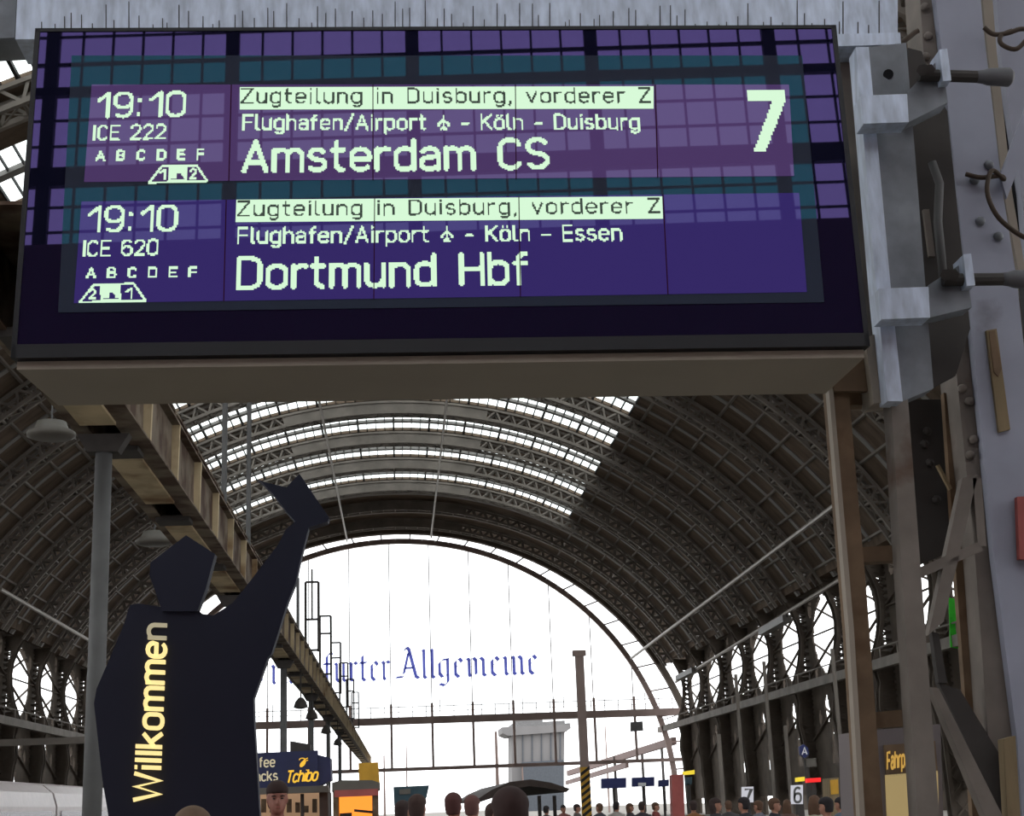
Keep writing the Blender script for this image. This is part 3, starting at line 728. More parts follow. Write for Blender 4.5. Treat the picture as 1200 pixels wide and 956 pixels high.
# ---- two clamp brackets with bolt rods
def clamp(x0, y0, x1, y1, gx, gy, rx, ry, label):
    t = thing('clamp_bracket', label, 'bracket', P((x0+x1)/2, y1, 5.6), 'clamp brackets on the hanger post')
    pp(MB(), [(x0, y0), (x1-2, y0-2), (x1, y1-2), (x0+3, y1)], 5.5, .1).build('front_plate', M['galv'], t)
    pp(MB(), [(x1-2, y0-4), (gx, gy-28), (gx+8, gy+26), (x1, y1-2)], 5.62, .1).build('gusset_arm', M['galv_dark'], t)
    pp(MB(), [(gx-2, gy-36), (gx+7, gy-37), (gx+12, gy), (gx+2, gy+1)], 5.56, .12).build('clamp_plate', M['galv'], t)
    m = MB(); m.tube([P(gx-26, gy-6, 5.6), P(rx-34, ry, 5.6)], .026, 10); m.build('threaded_rod', M['darksteel'], t)
    m = MB(); m.tube([P(rx-38, ry, 5.6), P(rx-30, ry, 5.6), P(rx-24, ry, 5.6), P(rx, ry+.5, 5.6), P(rx+4, ry+1, 5.6)], [.026, .03, .037, .041, .03], 14); m.build('sleeve', M['sleeve'], t, smooth=True)
    m = MB()
    for dx in (-14, -22): m.tube([P(gx+dx, gy-12, 5.57), P(gx+dx, gy-12, 5.52)], .025, 6)
    m.build('nut', M['darksteel'], t)
clamp(1009, 112, 1065, 145, 1103, 94, 1182, 90, 'upper clamp bracket with grey sleeved rod pointing at the white column')
clamp(1030, 338, 1090, 374, 1131, 334, 1212, 327, 'lower clamp bracket with grey sleeved rod on the hanger post')
# ---- white riveted column
colm = thing('riveted_column', 'white painted riveted steel column with chipped paint', 'column', P(1180, 956, 6.0)*1.0)
colm.location.z = 0; ORG[colm.name].z = 0
pp(MB(), [(1013, -700), (1089, -700), (1146, -40), (1152, 30), (1175, 225), (1192, 330), (1222, 620), (1262, 1000), (1300, 1398), (1226, 1398), (1192, 866), (1165, 655), (1140, 400), (1104, 60), (1092, -40)], 6.0, .05).build('face_plate', M['white'], colm)
pp(MB(), [(1000, -700), (1014, -700), (1093, -40), (1105, 60), (1141, 400), (1166, 655), (1193, 866), (1227, 1393), (1196, 1393), (1143, 655), (1117, 400), (1082, 60), (1076, -40)], 6.06, .2).build('side_flange', M['oldwhite'], colm)
pp(MB(), [(1092, -700), (1104, -700), (1160, -40), (1168, 60), (1186, 225), (1204, 330), (1196, 330), (1176, 225), (1154, 30), (1149, -40)], 6.15, .1).build('edge_strip', M['beige'], colm)
pp(MB(), [(1106, -700), (1220, -700), (1275, -40), (1335, 620), (1400, 1372), (1298, 1372), (1232, 620), (1197, 225), (1172, 60), (1166, -40)], 6.3, .06).build('rear_plate', M['white'], colm)
pp(MB(), [(1100, -700), (1116, -700), (1172, -40), (1212, 300), (1236, 560), (1220, 560), (1196, 300), (1172, 120), (1156, -40)], 6.36, .05).build('shadow_gap', M['black'], colm)
pp(MB(), [(1172, 206), (1203, 122), (1212, 150), (1180, 232)], 5.96, .02).build('diagonal_strap', M['white'], colm)
for (x, y) in ((1159, 193), (1142, 211), (1149, 259), (1170, 277)):
    c = P(x, y, 5.99); m = MB()
    m.rings([[c+Vector((r*math.cos(k*math.pi/6), -h, r*math.sin(k*math.pi/6))) for k in range(12)] for r, h in ((.022, -.005), (.021, .006), (.015, .014), (.004, .018))])
    m.build('rivet', M['galv_dark'], colm, smooth=True)
for (x, y) in ((1084, 8), (1088, 42), (1085, 66), (1128, 455), (1136, 470), (1141, 515), (1137, 533)):
    c = P(x, y, 6.05); m = MB()
    m.rings([[c+Vector((r*math.cos(k*math.pi/6), -h, r*math.sin(k*math.pi/6))) for k in range(12)] for r, h in ((.02, -.005), (.019, .006), (.014, .013), (.004, .016))])
    m.build('rivet', M['oldwhite'], colm, smooth=True)
o = MB(); o.prism([P(x, y, 5.98) for x, y in ((1156, 387), (1168, 385), (1184, 503), (1171, 506))], (0, .02, 0)); ws = o.build('wood_strip', M['wood']); tag(ws, 'pale timber strip fixed on the face of the white column', 'strip')
pp(MB(), [(1159, 388), (1166, 387), (1174, 432), (1170, 441), (1165, 436)], 5.975, .012).build('notch', M['brown'], ws)
o = MB(); pp(o, [(1192, 582), (1230, 580), (1238, 655), (1195, 655)], 5.95, .03); tag(o.build('red_sign', M['red']), 'red edged sign plate on the white column at the picture edge', 'sign')
# cables
def cable(pts, r, label):
    pts = [P(x, y, 5.94-dy) for x, y, dy in pts]
    q = []
    for i in range(len(pts)-1):
        p0, p1, p2, p3 = pts[max(i-1, 0)], pts[i], pts[i+1], pts[min(i+2, len(pts)-1)]
        for k in range(6):
            t = k/6; q.append(.5*((2*p1)+(p2-p0)*t+(2*p0-5*p1+4*p2-p3)*t*t+(3*p1-p0-3*p2+p3)*t**3))
    q.append(pts[-1]); o = MB().tube(q, r, 8).build('cable', M['wire'], smooth=True); tag(o, label, 'cable')
cable([(1132, 204, -.03), (1150, 208, 0), (1172, 206, 0), (1176, 210, 0), (1162, 200, .02), (1157, 225, .02), (1168, 252, .02), (1190, 272, .02), (1215, 285, .02)], .011, 'brown cable looping down the white column past the rivets')
cable([(1153, 32, 0), (1164, 40, 0), (1180, 39, .03), (1196, 34, .03), (1208, 37, .03), (1192, 57, .02), (1174, 52, .02), (1173, 42, .02), (1186, 36, .02)], .011, 'knotted brown cable at the top of the white column')
cable([(1052, 52, .2), (1062, 46, .2), (1072, 38, .2), (1076, 36, .2)], .012, 'short bent pale cable end beside the beam end')
# dark plates and conduit between post and column
dp = post
pp(MB(), [(1064, 56), (1080, 60), (1098, 108), (1110, 130), (1137, 385), (1120, 440), (1092, 455), (1086, 380), (1066, 150)], 5.97, .03).build('shade_plate', M['darksteel'], dp)  # dark plate shaped to the shadow lying between post and column
pp(MB(), [(982, 56), (1005, 56), (1016, 110), (1010, 150), (988, 165)], 6.1, .06).build('end_plate', M['oldwhite'], dp)
pp(MB(), [(1010, 395), (1020, 400), (1022, 458), (978, 458), (972, 440)], 5.75, .03).build('corner_gusset', M['brown'], dp)
m = MB(); m.tube([P(1092, 190, 5.9), P(1101, 215, 5.9), P(1099, 260, 5.9), P(1106, 330, 5.9)], .019, 10); m.build('conduit', M['polegrey'], dp, smooth=True)
pp(MB(), [(1082, 245), (1089, 245), (1096, 300), (1089, 300)], 5.93, .02).build('light_plate', M['oldwhite'], dp)
pp(MB(), [(1060, 468), (1124, 468), (1138, 560), (1128, 640), (1078, 662)], 6.3, .03).build('lower_gusset', M['darksteel'], dp)
for x, y in ((1087, 505), (1090, 542), (1084, 520), (1098, 585)):
    c = P(x, y, 6.29); m = MB(); m.rings([[c+Vector((r*math.cos(k*math.pi/5), -h, r*math.sin(k*math.pi/5))) for k in range(10)] for r, h in ((.02, -.01), (.018, .006), (.006, .014))]); m.build('rivet', M['darksteel'], dp)
for q in ([(1117, 476), (1120, 476), (1125, 560), (1122, 560)], [(1098, 545), (1101, 544), (1116, 572), (1113, 574)]):
    pp(MB(), q, 6.18, .02).build('bright_edge', M['wood'], dp)
# ---- trestle frame under the board: two posts, rungs, braces
tr = thing('support_trestle', 'dusty steel trestle of posts, rungs and braces carrying the departure board', 'trestle', P(1050, 956, 5.8))
tr.location.z = 0; ORG[tr.name].z = 0
def ground(px, py, Y): 
    p = P(px, py, Y); return p
pp(MB(), [(971, 440), (993, 440), (1016, 700), (1036, 970), (1059, 1428), (1030, 1428), (1010, 960), (996, 740)], 5.78, .1).build('leg', M['brown'], tr)
pp(MB(), [(970, 440), (975, 440), (1001, 740), (1014, 960), (1035, 1428), (1027, 1428), (1008, 960), (995, 740)], 5.76, .05).build('leg_edge', M['beige'], tr)
pp(MB(), [(1044, 468), (1064, 466), (1083, 720), (1102, 970), (1121, 1428), (1092, 1428), (1076, 970), (1060, 720)], 5.7, .1).build('leg', M['oldwhite'], tr)
for q in ([(976, 457), (1016, 456), (1018, 474), (979, 475)], [(994, 642), (1057, 638), (1058, 656), (996, 660)], [(1010, 836), (1070, 830), (1072, 850), (1012, 854)]):
    pp(MB(), q, 5.84, .08).build('rung', M['brown'], tr)
for q in ([(1128, 560), (1146, 556), (1106, 728), (1088, 744)], [(1070, 668), (1148, 634), (1152, 645), (1072, 680)], [(1140, 560), (1150, 560), (1156, 640), (1146, 640)]):
    pp(MB(), q, 5.95, .05).build('brace', M['oldwhite'], tr)
pp(MB(), [(1091, 805), (1100, 806), (1182, 970), (1160, 970)], 5.9, .06).build('brace', M['oldwhite'], tr)
pp(MB(), [(1100, 800), (1125, 808), (1200, 930), (1200, 990), (1184, 980)], 6.05, .04).build('web_plate', M['darksteel'], tr)
pp(MB(), [(1092, 740), (1100, 742), (1110, 800), (1100, 800)], 6.0, .04).build('web_plate', M['darksteel'], tr)
pp(MB(), [(1106, 460), (1119, 462), (1147, 860), (1180, 1385), (1166, 1385), (1130, 800), (1118, 640)], 6.2, .04).build('rear_leg', M['brown'], tr)
o = pp(MB(), [(1176, 866), (1190, 862), (1224, 1400), (1206, 1400)], 5.93, .06).build('timber_post', M['wood']); tag(o, 'short brown timber batten at the foot of the white column', 'post')
# ---- timetable case behind the trestle
M['caselight'] = emit('lit yellow paper', (196, 172, 118), .45, (150, 130, 90))
M['casetext'] = emit('gold lit lettering', (214, 170, 84), .7, (120, 90, 40))
M['caseframe'] = mat('case frame paint', (112, 104, 104), .6, var=.08)
tc = thing('timetable_case', 'grey framed timetable case with gold heading behind the trestle', 'display case', P(1030, 1000, 8.0)); tc.location.z = 0; ORG[tc.name].z = 0
pp(MB(), [(998, 858), (1102, 848), (1116, 1284), (1014, 1284)], 8.0, .25).build('frame', M['caseframe'], tc)
pp(MB(), [(1036, 873), (1096, 868), (1099, 905), (1039, 910)], 7.985, .02).build('heading_panel', M['brown'], tc)
pp(MB(), [(1038, 908), (1099, 903), (1104, 1100), (1046, 1100)], 7.985, .02).build('paper_panel', M['caselight'], tc)
pp(MB(), [(1002, 882), (1010, 881), (1020, 1100), (1012, 1100)], 7.985, .02).build('side_panel', M['caselight'], tc)
m = MB(); st, w = layout('Fahrposti', 2.1)
O = P(1040, 901, 7.98); E_ = P(1074, 896, 7.98); stroke_mesh(m, st, 1.9, O, (E_-O)/w, (P(1040, 880, 7.98)-O)/11, -.01)
m.build('heading_lettering', M['casetext'], tc)
# ================================================================== WELCOME FIGURE BOARD
YW = 7.6
wf = thing('welcome_figure', 'dark navy cut-out figure board raising one hand, with lit vertical Willkommen', 'figure sign', (P(210, 956, YW).x, YW, 0))
body = [(162, 707), (189, 711), (230, 713), (237, 719), (250, 721), (273, 706), (286, 690), (326, 638), (335, 620), (346, 611), (336, 600), (321, 580), (308, 566), (301, 561), (311, 565), (336, 571), (342, 564), (351, 555), (355, 561), (386, 607), (384, 611), (362, 618), (360, 625), (351, 660), (347, 681), (338, 703), (332, 721), (326, 741), (318, 766), (314, 770), (297, 818), (298, 850), (302, 914), (309, 1050), (312, 1312), (150, 1312), (138, 1050), (127, 956), (120, 914), (110, 824), (113, 807), (127, 775), (145, 732), (152, 709)]
pp(MB(), body, YW, .09).build('body_board', M['navy'], wf)
pp(MB(), [(175, 673), (176.5, 659), (218, 627), (252, 649), (241, 690), (231, 716), (190, 716)], YW-.03, .09).build('head_board', M['navy'], wf)
st, w = layout('Willkommen', 1.9, True)
M['wk'] = emit('lit cream lettering', (250, 226, 150), 1.0, (180, 170, 130))
M['wkdim'] = emit('half lit cream lettering', (226, 214, 176), .42, (140, 134, 120))
O = P(187, 938, YW-.001); E_ = P(195.5, 733, YW-.001); uxw = (E_-O)/w; uyw = (P(157.5, 937, YW)-O)/10
cut = w-4.6-.8
m = MB(); stroke_mesh(m, [s for s in st if min(p[0] for p in s) < cut], 1.45, O, uxw, uyw, .025); m.build('lettering', M['wk'], wf)
m = MB(); stroke_mesh(m, [s for s in st if min(p[0] for p in s) >= cut], 1.45, O, uxw, uyw, .02); o = m.build('lettering', M['wkdim'], wf); o['label'] = 'dim last letter'

# ================================================================== PLATFORM GIRDER AND POLES
GX0, GX1, GZ0, GZ1 = -4.15, -3.43, 6.65, 7.52
gd = thing('platform_girder', 'rusty riveted girder running along the platform above the welcome figure', 'girder', (GX0, 14, GZ0))
MB().box((GX1-.04, 14, GZ0), (GX1, 185, GZ1)).build('web_plate', M['girder'], gd); MB().box((GX0, 14, GZ0), (GX0+.04, 185, GZ1)).build('web_plate', M['girder'], gd)
MB().box((GX1-.2, 14, GZ0-.03), (GX1+.1, 185, GZ0)).build('bottom_flange', M['girder'], gd); MB().box((GX0-.06, 14, GZ0-.03), (GX0+.14, 185, GZ0)).build('bottom_flange', M['girder'], gd)
MB().box((GX0-.08, 14, GZ1), (GX1+.12, 185, GZ1+.04)).build('top_flange', M['girder'], gd)
for y in np.arange(15, 184, 2.6): MB().prism([(GX1, y, GZ0), (GX1+.1, y, GZ0), (GX1+.12, y, GZ1), (GX1, y, GZ1)], (0, .1, 0)).build('stiffener', M['girderpanel'], gd)
for y in np.arange(16, 182, 5.2): MB().box((GX0+.1, y, GZ0-.07), (GX1-.16, y+3.1, GZ0-.03)).build('underside_panel', M['girderpanel'], gd)
for y in np.arange(15.2, 182, 5.2): MB().box((GX0+.05, y, GZ0-.1), (GX1-.1, y+.5, GZ0)).build('cross_plate', M['darksteel'], gd)
m = MB()
for y in np.arange(15, 120, 1.3): m.bar((GX1+.04, y, GZ1+.05), (GX1+.04, y, GZ1+.22), .05); 
m.bar((GX1+.04, 15, GZ1+.22), (GX1+.04, 120, GZ1+.22), .04)
m.build('pipe_run', M['girder'], gd)
pl = None
names = ['nearest the viewer', 'hidden behind the welcome figure', 'beyond the welcome figure', 'beside the kiosk', 'near the yellow board', 'far down the platform']
for k, y in enumerate((19.5, 35, 51, 67, 83, 99)):
    t = thing('girder_pole', 'grey steel pole under the rusty girder, %s' % names[k], 'pole', ((GX0+GX1)/2-.02, y, 0), 'poles carrying the platform girder')
    x = (GX0+GX1)/2-.02
    MB().lathe((x, y, 0), [(.12, 0), (.12, 3.4), (.115, 3.45), (.11, 6.3)]).build('shaft', M['polegrey'], t, smooth=True)
    m = MB(); m.prism([(x-.34, y-.12, GZ0-.11), (x+.34, y-.12, GZ0-.11), (x+.2, y-.12, 6.3), (x-.2, y-.12, 6.3)], (0, .24, 0)); m.build('cap_bracket', M['darksteel'], t)
    MB().box((x-.22, y-.22, 0), (x+.22, y+.22, .03)).build('base_plate', M['darksteel'], t)
# hanging disc lamps on the left
def disc_lamp(px, py, Y, wpx, label):
    c = P(px, py, Y); r = wpx/2/FPX*Y
    t = thing('disc_lamp', label, 'lamp', c, 'round lamps hanging left of the girder')
    MB().lathe(c, [(.25*r, .55*r), (.6*r, .5*r), (.72*r, .2*r), (1.0*r, .05*r), (1.0*r, -.12*r), (.8*r, -.2*r), (.1*r, -.22*r)], 24).build('shade', M['lamp'], t, smooth=True)
    m = MB(); m.tube([c+Vector((0, 0, .5*r)), c+Vector((0, 0, 2.6*r))], .04*r, 8)
    zt = Z0+(BO-.1)*math.sqrt(1-(c.x/AO)**2)
    m.tube([c+Vector((0, 0, 2.6*r)), Vector((c.x, c.y, zt))], .012, 6); m.build('stem', M['polegrey'], t)
disc_lamp(60, 508, 33, 56, 'pale round lamp hanging left of the tall grey pole')
disc_lamp(181, 634, 46, 44, 'round lamp hanging beside the head of the welcome figure')
# wire frames standing on the girder
def frame(y, xl, xr, zt, cross, label):
    t = thing('portal_mast', label, 'mast', (xl, y, GZ1), 'thin frames standing along the girder')
    for x in (xl, xr): MB().bar((x, y, GZ1+.04), (x, y, zt), .1).build('upright', M['darksteel'], t)
    for z in cross: MB().bar((xl, y, z), (xr, y, z), .08).build('crossbar', M['darksteel'], t)
    return t
hh = lambda h: h+1.65
for i, (y, zt) in enumerate(((58.3, 8.6), (69, 8.6), (80.5, 8.6), (92, 8.6), (104, 8.6), (116, 8.6))):
    lab = ['tallest thin mast frame against the bright end wall', 'second thin mast frame, a step lower than the tallest', 'third thin mast frame in the row against the sky', 'fourth thin mast frame in the row against the sky', 'fifth thin mast frame in the row against the sky', 'smallest thin mast frame at the far end of the girder'][i]
    t = frame(y, -3.52, -3.02, hh(zt), [hh(zt), hh(7.15 if i == 0 else 7.8), GZ1+.1], lab)
    if i == 0: MB().bar((-3.27, 58.3, hh(7.15)), (-3.27, 58.3, hh(9.1)), .07).build('tip_rod', M['darksteel'], t)
for i, (px, Y, zt) in enumerate(((291, 33, 16), (262, 28, 14.5), (349, 47, 9.4))):
    p = PX(px, 620, GX1+.06); Y = p.y; o = MB().tube([(p.x, Y, GZ1+.0), (p.x, Y, zt)], .055, 8).build('upright_tube', M['polegrey'])
    tag(o, ['tall grey tube standing left of the raised hand', 'tall grey tube between the girder and the raised forearm tube', 'dark tube rising beside the forearm of the figure'][i], 'tube')
for i, (y, dx) in enumerate(((55, 1.05), (62, .9), (74, .8), (88, .8))):
    t = thing('speaker_horn', 'small dark fitting hung under the girder, %s along the row' % ORD[i], 'fitting', (-3.5, y, 5.2), 'small fittings under the girder')
    m = MB(); m.bar((-3.5, y, GZ0), (-3.5, y, 5.4), .05); m.build('hanger', M['darksteel'], t)
    MB().lathe((-3.5, y, 5.25), [(.08, .35), (.2, .2), (.26, 0), (.1, -.05)], 12).build('horn', M['darksteel'], t)

# ================================================================== KIOSKS, SIGNS, TRAIN
M['goldlit'] = emit('gold lit letters', (246, 196, 66), .8, (180, 130, 30))
M['creamlit'] = emit('cream lit letters', (226, 214, 180), .55, (140, 130, 110))
M['orangelit'] = emit('glowing orange interior', (255, 150, 56), 1.3, (220, 120, 40))
M['warmlit'] = emit('warm lit shop interior', (214, 176, 140), .35, (150, 110, 80))
M['screenlit'] = emit('red display', (255, 40, 40), 1.0, (60, 10, 10))
M['yelit'] = emit('yellow lit strip', (240, 214, 60), .9, (120, 100, 20))
M['litboard'] = emit('lit white board', (226, 226, 236), .6, (120, 120, 124))
YK = 30
kt = thing('coffee_kiosk', 'coffee kiosk with navy fascia and gold script behind the welcome figure', 'kiosk', (P(335, 956, YK).x, YK, 0))
pp(MB(), [(262, 884), (372, 879), (373, 921), (262, 925)], YK, .25).build('fascia_sign', M['kiosknavy'], kt)
pp(MB(), [(372, 884), (387, 888), (388, 914), (373, 921)], YK+.05, .8).build('side_panel', M['kiosknavy'], kt)
pp(MB(), [(340, 868), (363, 872), (364, 882), (340, 884)], YK+.3, .5).build('roof_unit', M['darksteel'], kt)
pp(MB(), [(262, 925), (384, 920), (386, 928), (262, 932)], YK-.25, .5).build('awning_edge', M['lamp'], kt)
m = MB(); pp(m, [(262, 932), (384, 928), (386, 1044), (262, 1048)], YK+1.6, .1); m.build('back_wall', M['warmlit'], kt)
m = MB(); pp(m, [(374, 928), (384, 928), (386, 1044), (376, 1044)], YK, 1.6); pp(m, [(352, 930), (356, 930), (357, 1044), (353, 1044)], YK, .1); m.build('corner_post', M['darksteel'], kt)
m = MB(); pp(m, [(262, 996), (384, 990), (386, 1044), (262, 1048)], YK, .6); m.build('counter', M['brown'], kt)
m = MB()
for i in range(7):
    x = 306+i*10; pp(m, [(x, 936+i % 3*4), (x+5, 936+i % 3*4), (x+5, 952), (x, 952)], YK+1.3, .2)
m.build('goods', M['brown'], kt)
def word(mb, text, p0, p1, cap, Y, th, depth=.01, slant=0, gap=2.0):
    st, w = layout(text, gap); O = P(*p0, Y); E_ = P(*p1, Y)
    st = [[(x+y*slant, y) for x, y in s] for s in st]
    stroke_mesh(mb, st, th, O, (E_-O)/w, (P(p0[0], p0[1]-cap, Y)-O)/10, depth)
m = MB(); word(m, 'Coffee', (284, 899.5), (322, 898), 11, YK-.005, 1.5); word(m, 'Snacks', (285, 916), (325, 914), 11, YK-.005, 1.5); m.build('menu_lettering', M['creamlit'], kt)
m = MB(); word(m, 'Tchibo', (335, 917), (371, 914), 13, YK-.005, 1.75, slant=.28, gap=1.6); m.build('brand_lettering', M['goldlit'], kt)
m = MB()
c = P(355, 894.5, YK-.01); pr = .72/FPX*YK
e1 = [(math.cos(a)*6.2-.5, math.sin(a)*3.4) for a in [i*math.pi/8 for i in range(16)]]
rot = lambda p, a: (p[0]*math.cos(a)-p[1]*math.sin(a), p[0]*math.sin(a)+p[1]*math.cos(a))
m.prism([c+Vector((rot(p, .85)[0]*pr, 0, rot(p, .85)[1]*pr)) for p in e1], (0, .02, 0))
stroke_mesh(m, [arc(-1, 6, 4.5, 2.2, 200, -30, 8), [(1, 5), (7.5, 8.2)], [(3, 3.2), (8, 5)]], 1.3, c, Vector((pr, 0, 0)), Vector((0, 0, pr)), .01)
m.build('bean_emblem', M['goldlit'], kt)
ov = thing('snack_counter', 'glowing orange snack display counter right of the coffee kiosk', 'display counter', (P(416, 956, 29).x, 29, 0))
pp(MB(), [(393, 926), (404, 922), (434, 921), (440, 926), (441, 1046), (394, 1049)], 29.5, .1).build('back_wall', M['orangelit'], ov)
m = MB(); pp(m, [(390, 926), (396, 926), (397, 1049), (391, 1049)], 28.9, .7); pp(m, [(436, 924), (443, 924), (444, 1047), (437, 1047)], 28.9, .7); m.build('side_frame', M['brown'], ov)
pp(MB(), [(389, 917), (400, 914), (436, 914), (445, 917), (445, 926), (389, 928)], 28.85, .75).build('hood', M['lamp'], ov)
pp(MB(), [(392, 926), (443, 924), (443, 932), (392, 934)], 28.8, .1).build('header', M['red'], ov)
m = MB(); pp(m, [(415, 948), (436, 950), (436, 953), (415, 951)], 29.1, .2); pp(m, [(398, 953), (412, 952), (412, 958), (398, 959)], 29.1, .2); m.build('tray', M['darksteel'], ov)
pp(MB(), [(397, 985), (436, 983), (437, 1047), (397, 1049)], 28.9, .5).build('counter_front', M['brown'], ov)
def board(name, quad, Y, depth, m_, label, cat, post=None):
    t = thing(name, label, cat, (P(sum(q[0] for q in quad)/len(quad), 940, Y).x, Y, 0))
    pp(MB(), quad, Y, depth).build('panel', M[m_], t)
    if post is not None:
        mb = MB()
        for px in post:
            a = P(px, max(q[1] for q in quad)-2, Y); mb.bar((a.x, Y+depth/2, 0), (a.x, Y+depth/2, a.z), .1)
        mb.build('post', M['darksteel'], t)
    return t
board('yellow_board', [(420, 894), (443, 893), (445, 918), (421, 919)], 40, .1, 'yellow', 'plain yellow square board beside the orange snack counter', 'board', [432])
tb = board('information_board', [(461, 922), (503, 920), (500, 934), (495, 943), (462, 944)], 44, .3, 'teal', 'dark teal information board with pale panel beyond the snack counter', 'board', [465, 492])
pp(MB(), [(468, 925), (481, 924), (481, 930), (468, 931)], 43.95, .04).build('pale_panel', M['lamp'], tb)
# train at the left
tn = thing('train', 'pale train with reddish line standing at the left edge', 'train', (-17, 92, 0))
def coach(y0, y1):
    prof = [(-1.5, .3), (-1.52, 1.2), (-1.5, 2.3), (-1.3, 2.95), (-.8, 3.35), (0, 3.5), (.8, 3.35), (1.3, 2.95), (1.5, 2.3), (1.52, 1.2), (1.5, .3)]
    m = MB(); m.prism([(-18.2+x, y0, z) for x, z in prof], (0, y1-y0, 0)); m.build('coach_body', M['train'], tn)
    m = MB(); m.box((-16.72, y0+.8, 1.35), (-16.66, y1-.8, 2.1)); m.build('window_band', M['trainwin'], tn)
    m = MB(); m.box((-16.72, y0+.2, 1.0), (-16.66, y1-.2, 1.2)); m.build('stripe', M['trainline'], tn)
    m = MB(); m.box((-19.4, y0+1, 0), (-17, y1-1, .35)); m.build('underframe', M['black'], tn)
coach(58, 76.6); coach(77.0, 100); coach(100.4, 123)
m = MB(); m.box((-19.3, 76.5, .5), (-17.1, 77.1, 3.1)); m.build('gangway', M['black'], tn)
# track side gantry over the train
o = MB().box((-27, 96, 6.2), (-15, 96.4, 6.6)).build('cable_bridge', M['truss']); tag(o, 'dusty horizontal bar above the train on the left', 'beam')
# mast with hazard stripes in the middle
mp = P(687, 940, 69); ms = thing('striped_mast', 'tall grey mast with yellow and black stripes at its foot', 'mast', (mp.x, 69, 0))
top = P(682, 762, 69).z
m = MB(); m.box((mp.x-.19, 68.85, 0), (mp.x+.19, 69.15, top)); m.build('shaft', M['endsteel'], ms)
MB().box((mp.x-.3, 68.8, top-.25), (mp.x+.3, 69.2, top)).build('cap', M['endsteel'], ms)
m = MB(); k = MB()
for i in range(9):
    z = .3+i*.3; q = [(mp.x-.21, 68.82, z), (mp.x+.21, 68.82, z+.3), (mp.x+.21, 68.82, z+.45), (mp.x-.21, 68.82, z+.15)]
    k.prism(q, (0, .05, 0))
m.box((mp.x-.205, 68.83, .2), (mp.x+.205, 69.17, 3.1)); m.build('yellow_sleeve', M['yellow'], ms); k.build('black_stripes', M['black'], ms)
# ================================================================== BEYOND THE HALL
tw = thing('clock_tower', 'hazy grey block tower seen outside beyond the end wall', 'tower', (P(632, 930, 300).x, 300, 0))
pp(MB(), [(600, 848), (662, 844), (660, 949), (600, 951)], 300, 11).build('shaft', M['tower'], tw)
pp(MB(), [(588, 852), (668, 847), (669, 853), (664, 857), (596, 862), (589, 859)], 299, 13).build('cornice', M['tower'], tw)
pp(MB(), [(612, 893), (661, 890), (661, 949), (612, 951)], 298.6, 1.5).build('lower_facade', M['towerdark'], tw)
m = MB()
for i in range(5): x = 612+i*11; pp(m, [(x, 858), (x+1.3, 858), (x+1.3, 892), (x, 892)], 299.8, .3)
m.build('mullion_lines', M['towerdark'], tw)
pp(MB(), [(604, 838), (636, 836), (636, 847), (604, 849)], 302, 5).build('roof_plant', M['tower'], tw)
def canopy(y, pts, label):
    t = thing('platform_canopy', label, 'canopy', (P(620, 940, y).x, y, 0))
    pp(MB(), pts, y, 26).build('roof', M['canopy'], t)
    m = MB(); 
    for px in (590, 612, 634, 652): a = P(px, 932, y); m.bar((a.x, y+1, 0), (a.x, y+1, a.z), .16)
    m.build('post', M['darksteel'], t)
canopy(72, [(560, 936), (577, 925), (598, 916), (622, 913), (646, 917), (668, 924), (664, 928), (640, 923), (620, 921), (598, 925), (580, 934), (562, 940)], 'dark curved platform shelter roof below the grey tower')
fc = thing('far_canopy', 'long sloping canopy edge leading out of the hall on the right', 'canopy', (20, 160, 0))
a = P(783, 868, 157); b2_ = P(668, 900, 175); bb = P(700, 897, 240)
m = MB(); m.bar(P(790, 868, 157), P(666, 906, 230), .5, .75); m.build('fascia_beam', M['canopyedge'], fc)
m = MB(); m.bar(P(735, 896, 170), P(664, 917, 240), .35, .6); m.build('lower_edge', M['canopyedge'], fc)
m = MB()
for px, py in ((720, 886), (752, 877), (775, 870)): p = P(px, py, 190); m.bar((p.x, 190, 0), p, .3)
m.build('post', M['darksteel'], fc)
for i, (px, y0, Y, w) in enumerate(((581, 857, 170, .35), (612, 898, 180, .2), (709, 850, 200, .2), (450, 885, 180, .2), (476, 870, 180, .15))):
    a = P(px, y0, Y); o = MB().tube([(a.x, Y, 0), (a.x, Y, a.z)], [w*.7, w*.4], 8).build('signal_mast', M['endsteel'])
    tag(o, ['slim mast standing outside left of the grey tower', 'thin pole in front of the grey tower', 'thin pole outside right of the striped mast', 'thin pole outside above the snack counter', 'thinnest pole outside, right of the snack counter pole'][i], 'mast')
o = pp(MB(), [(739, 846), (753, 845), (754, 856), (739, 857)], 154.3, .3).build('catwalk_box', M['polegrey']); tag(o, 'small grey box hung below the right part of the catwalk', 'box')
for i, q in enumerate(([(705, 912), (734, 911), (734, 923), (705, 924)], [(741, 911), (767, 910), (767, 921), (741, 922)], [(772, 914), (784, 913), (784, 921), (772, 922)])):
    p = board('platform_sign', q, 62+i*4, .25, 'blue', ['blue platform sign right of the striped mast', 'blue platform sign with small white panel, second from the mast', 'narrow blue platform sign beside the reddish pillar'][i], 'sign', [sum(k[0] for k in q)/4])
    if i == 1: pp(MB(), [(748, 917), (757, 917), (757, 921), (748, 921)], 65.9, .05).build('white_panel', M['whitepaint'], p)
rp = thing('ticket_pillar', 'reddish lit pillar with a dark edge at the right platform', 'pillar', (P(797, 950, 45).x, 45, 0))
pp(MB(), [(787, 908), (801, 907), (804, 1010), (790, 1010)], 45, .4).build('body', M['red'], rp)
o = MB(); pp(o, [(801, 904), (814, 902), (814, 907), (801, 908)], 45, .2); o.build('yellow_strip', M['yelit'], rp)
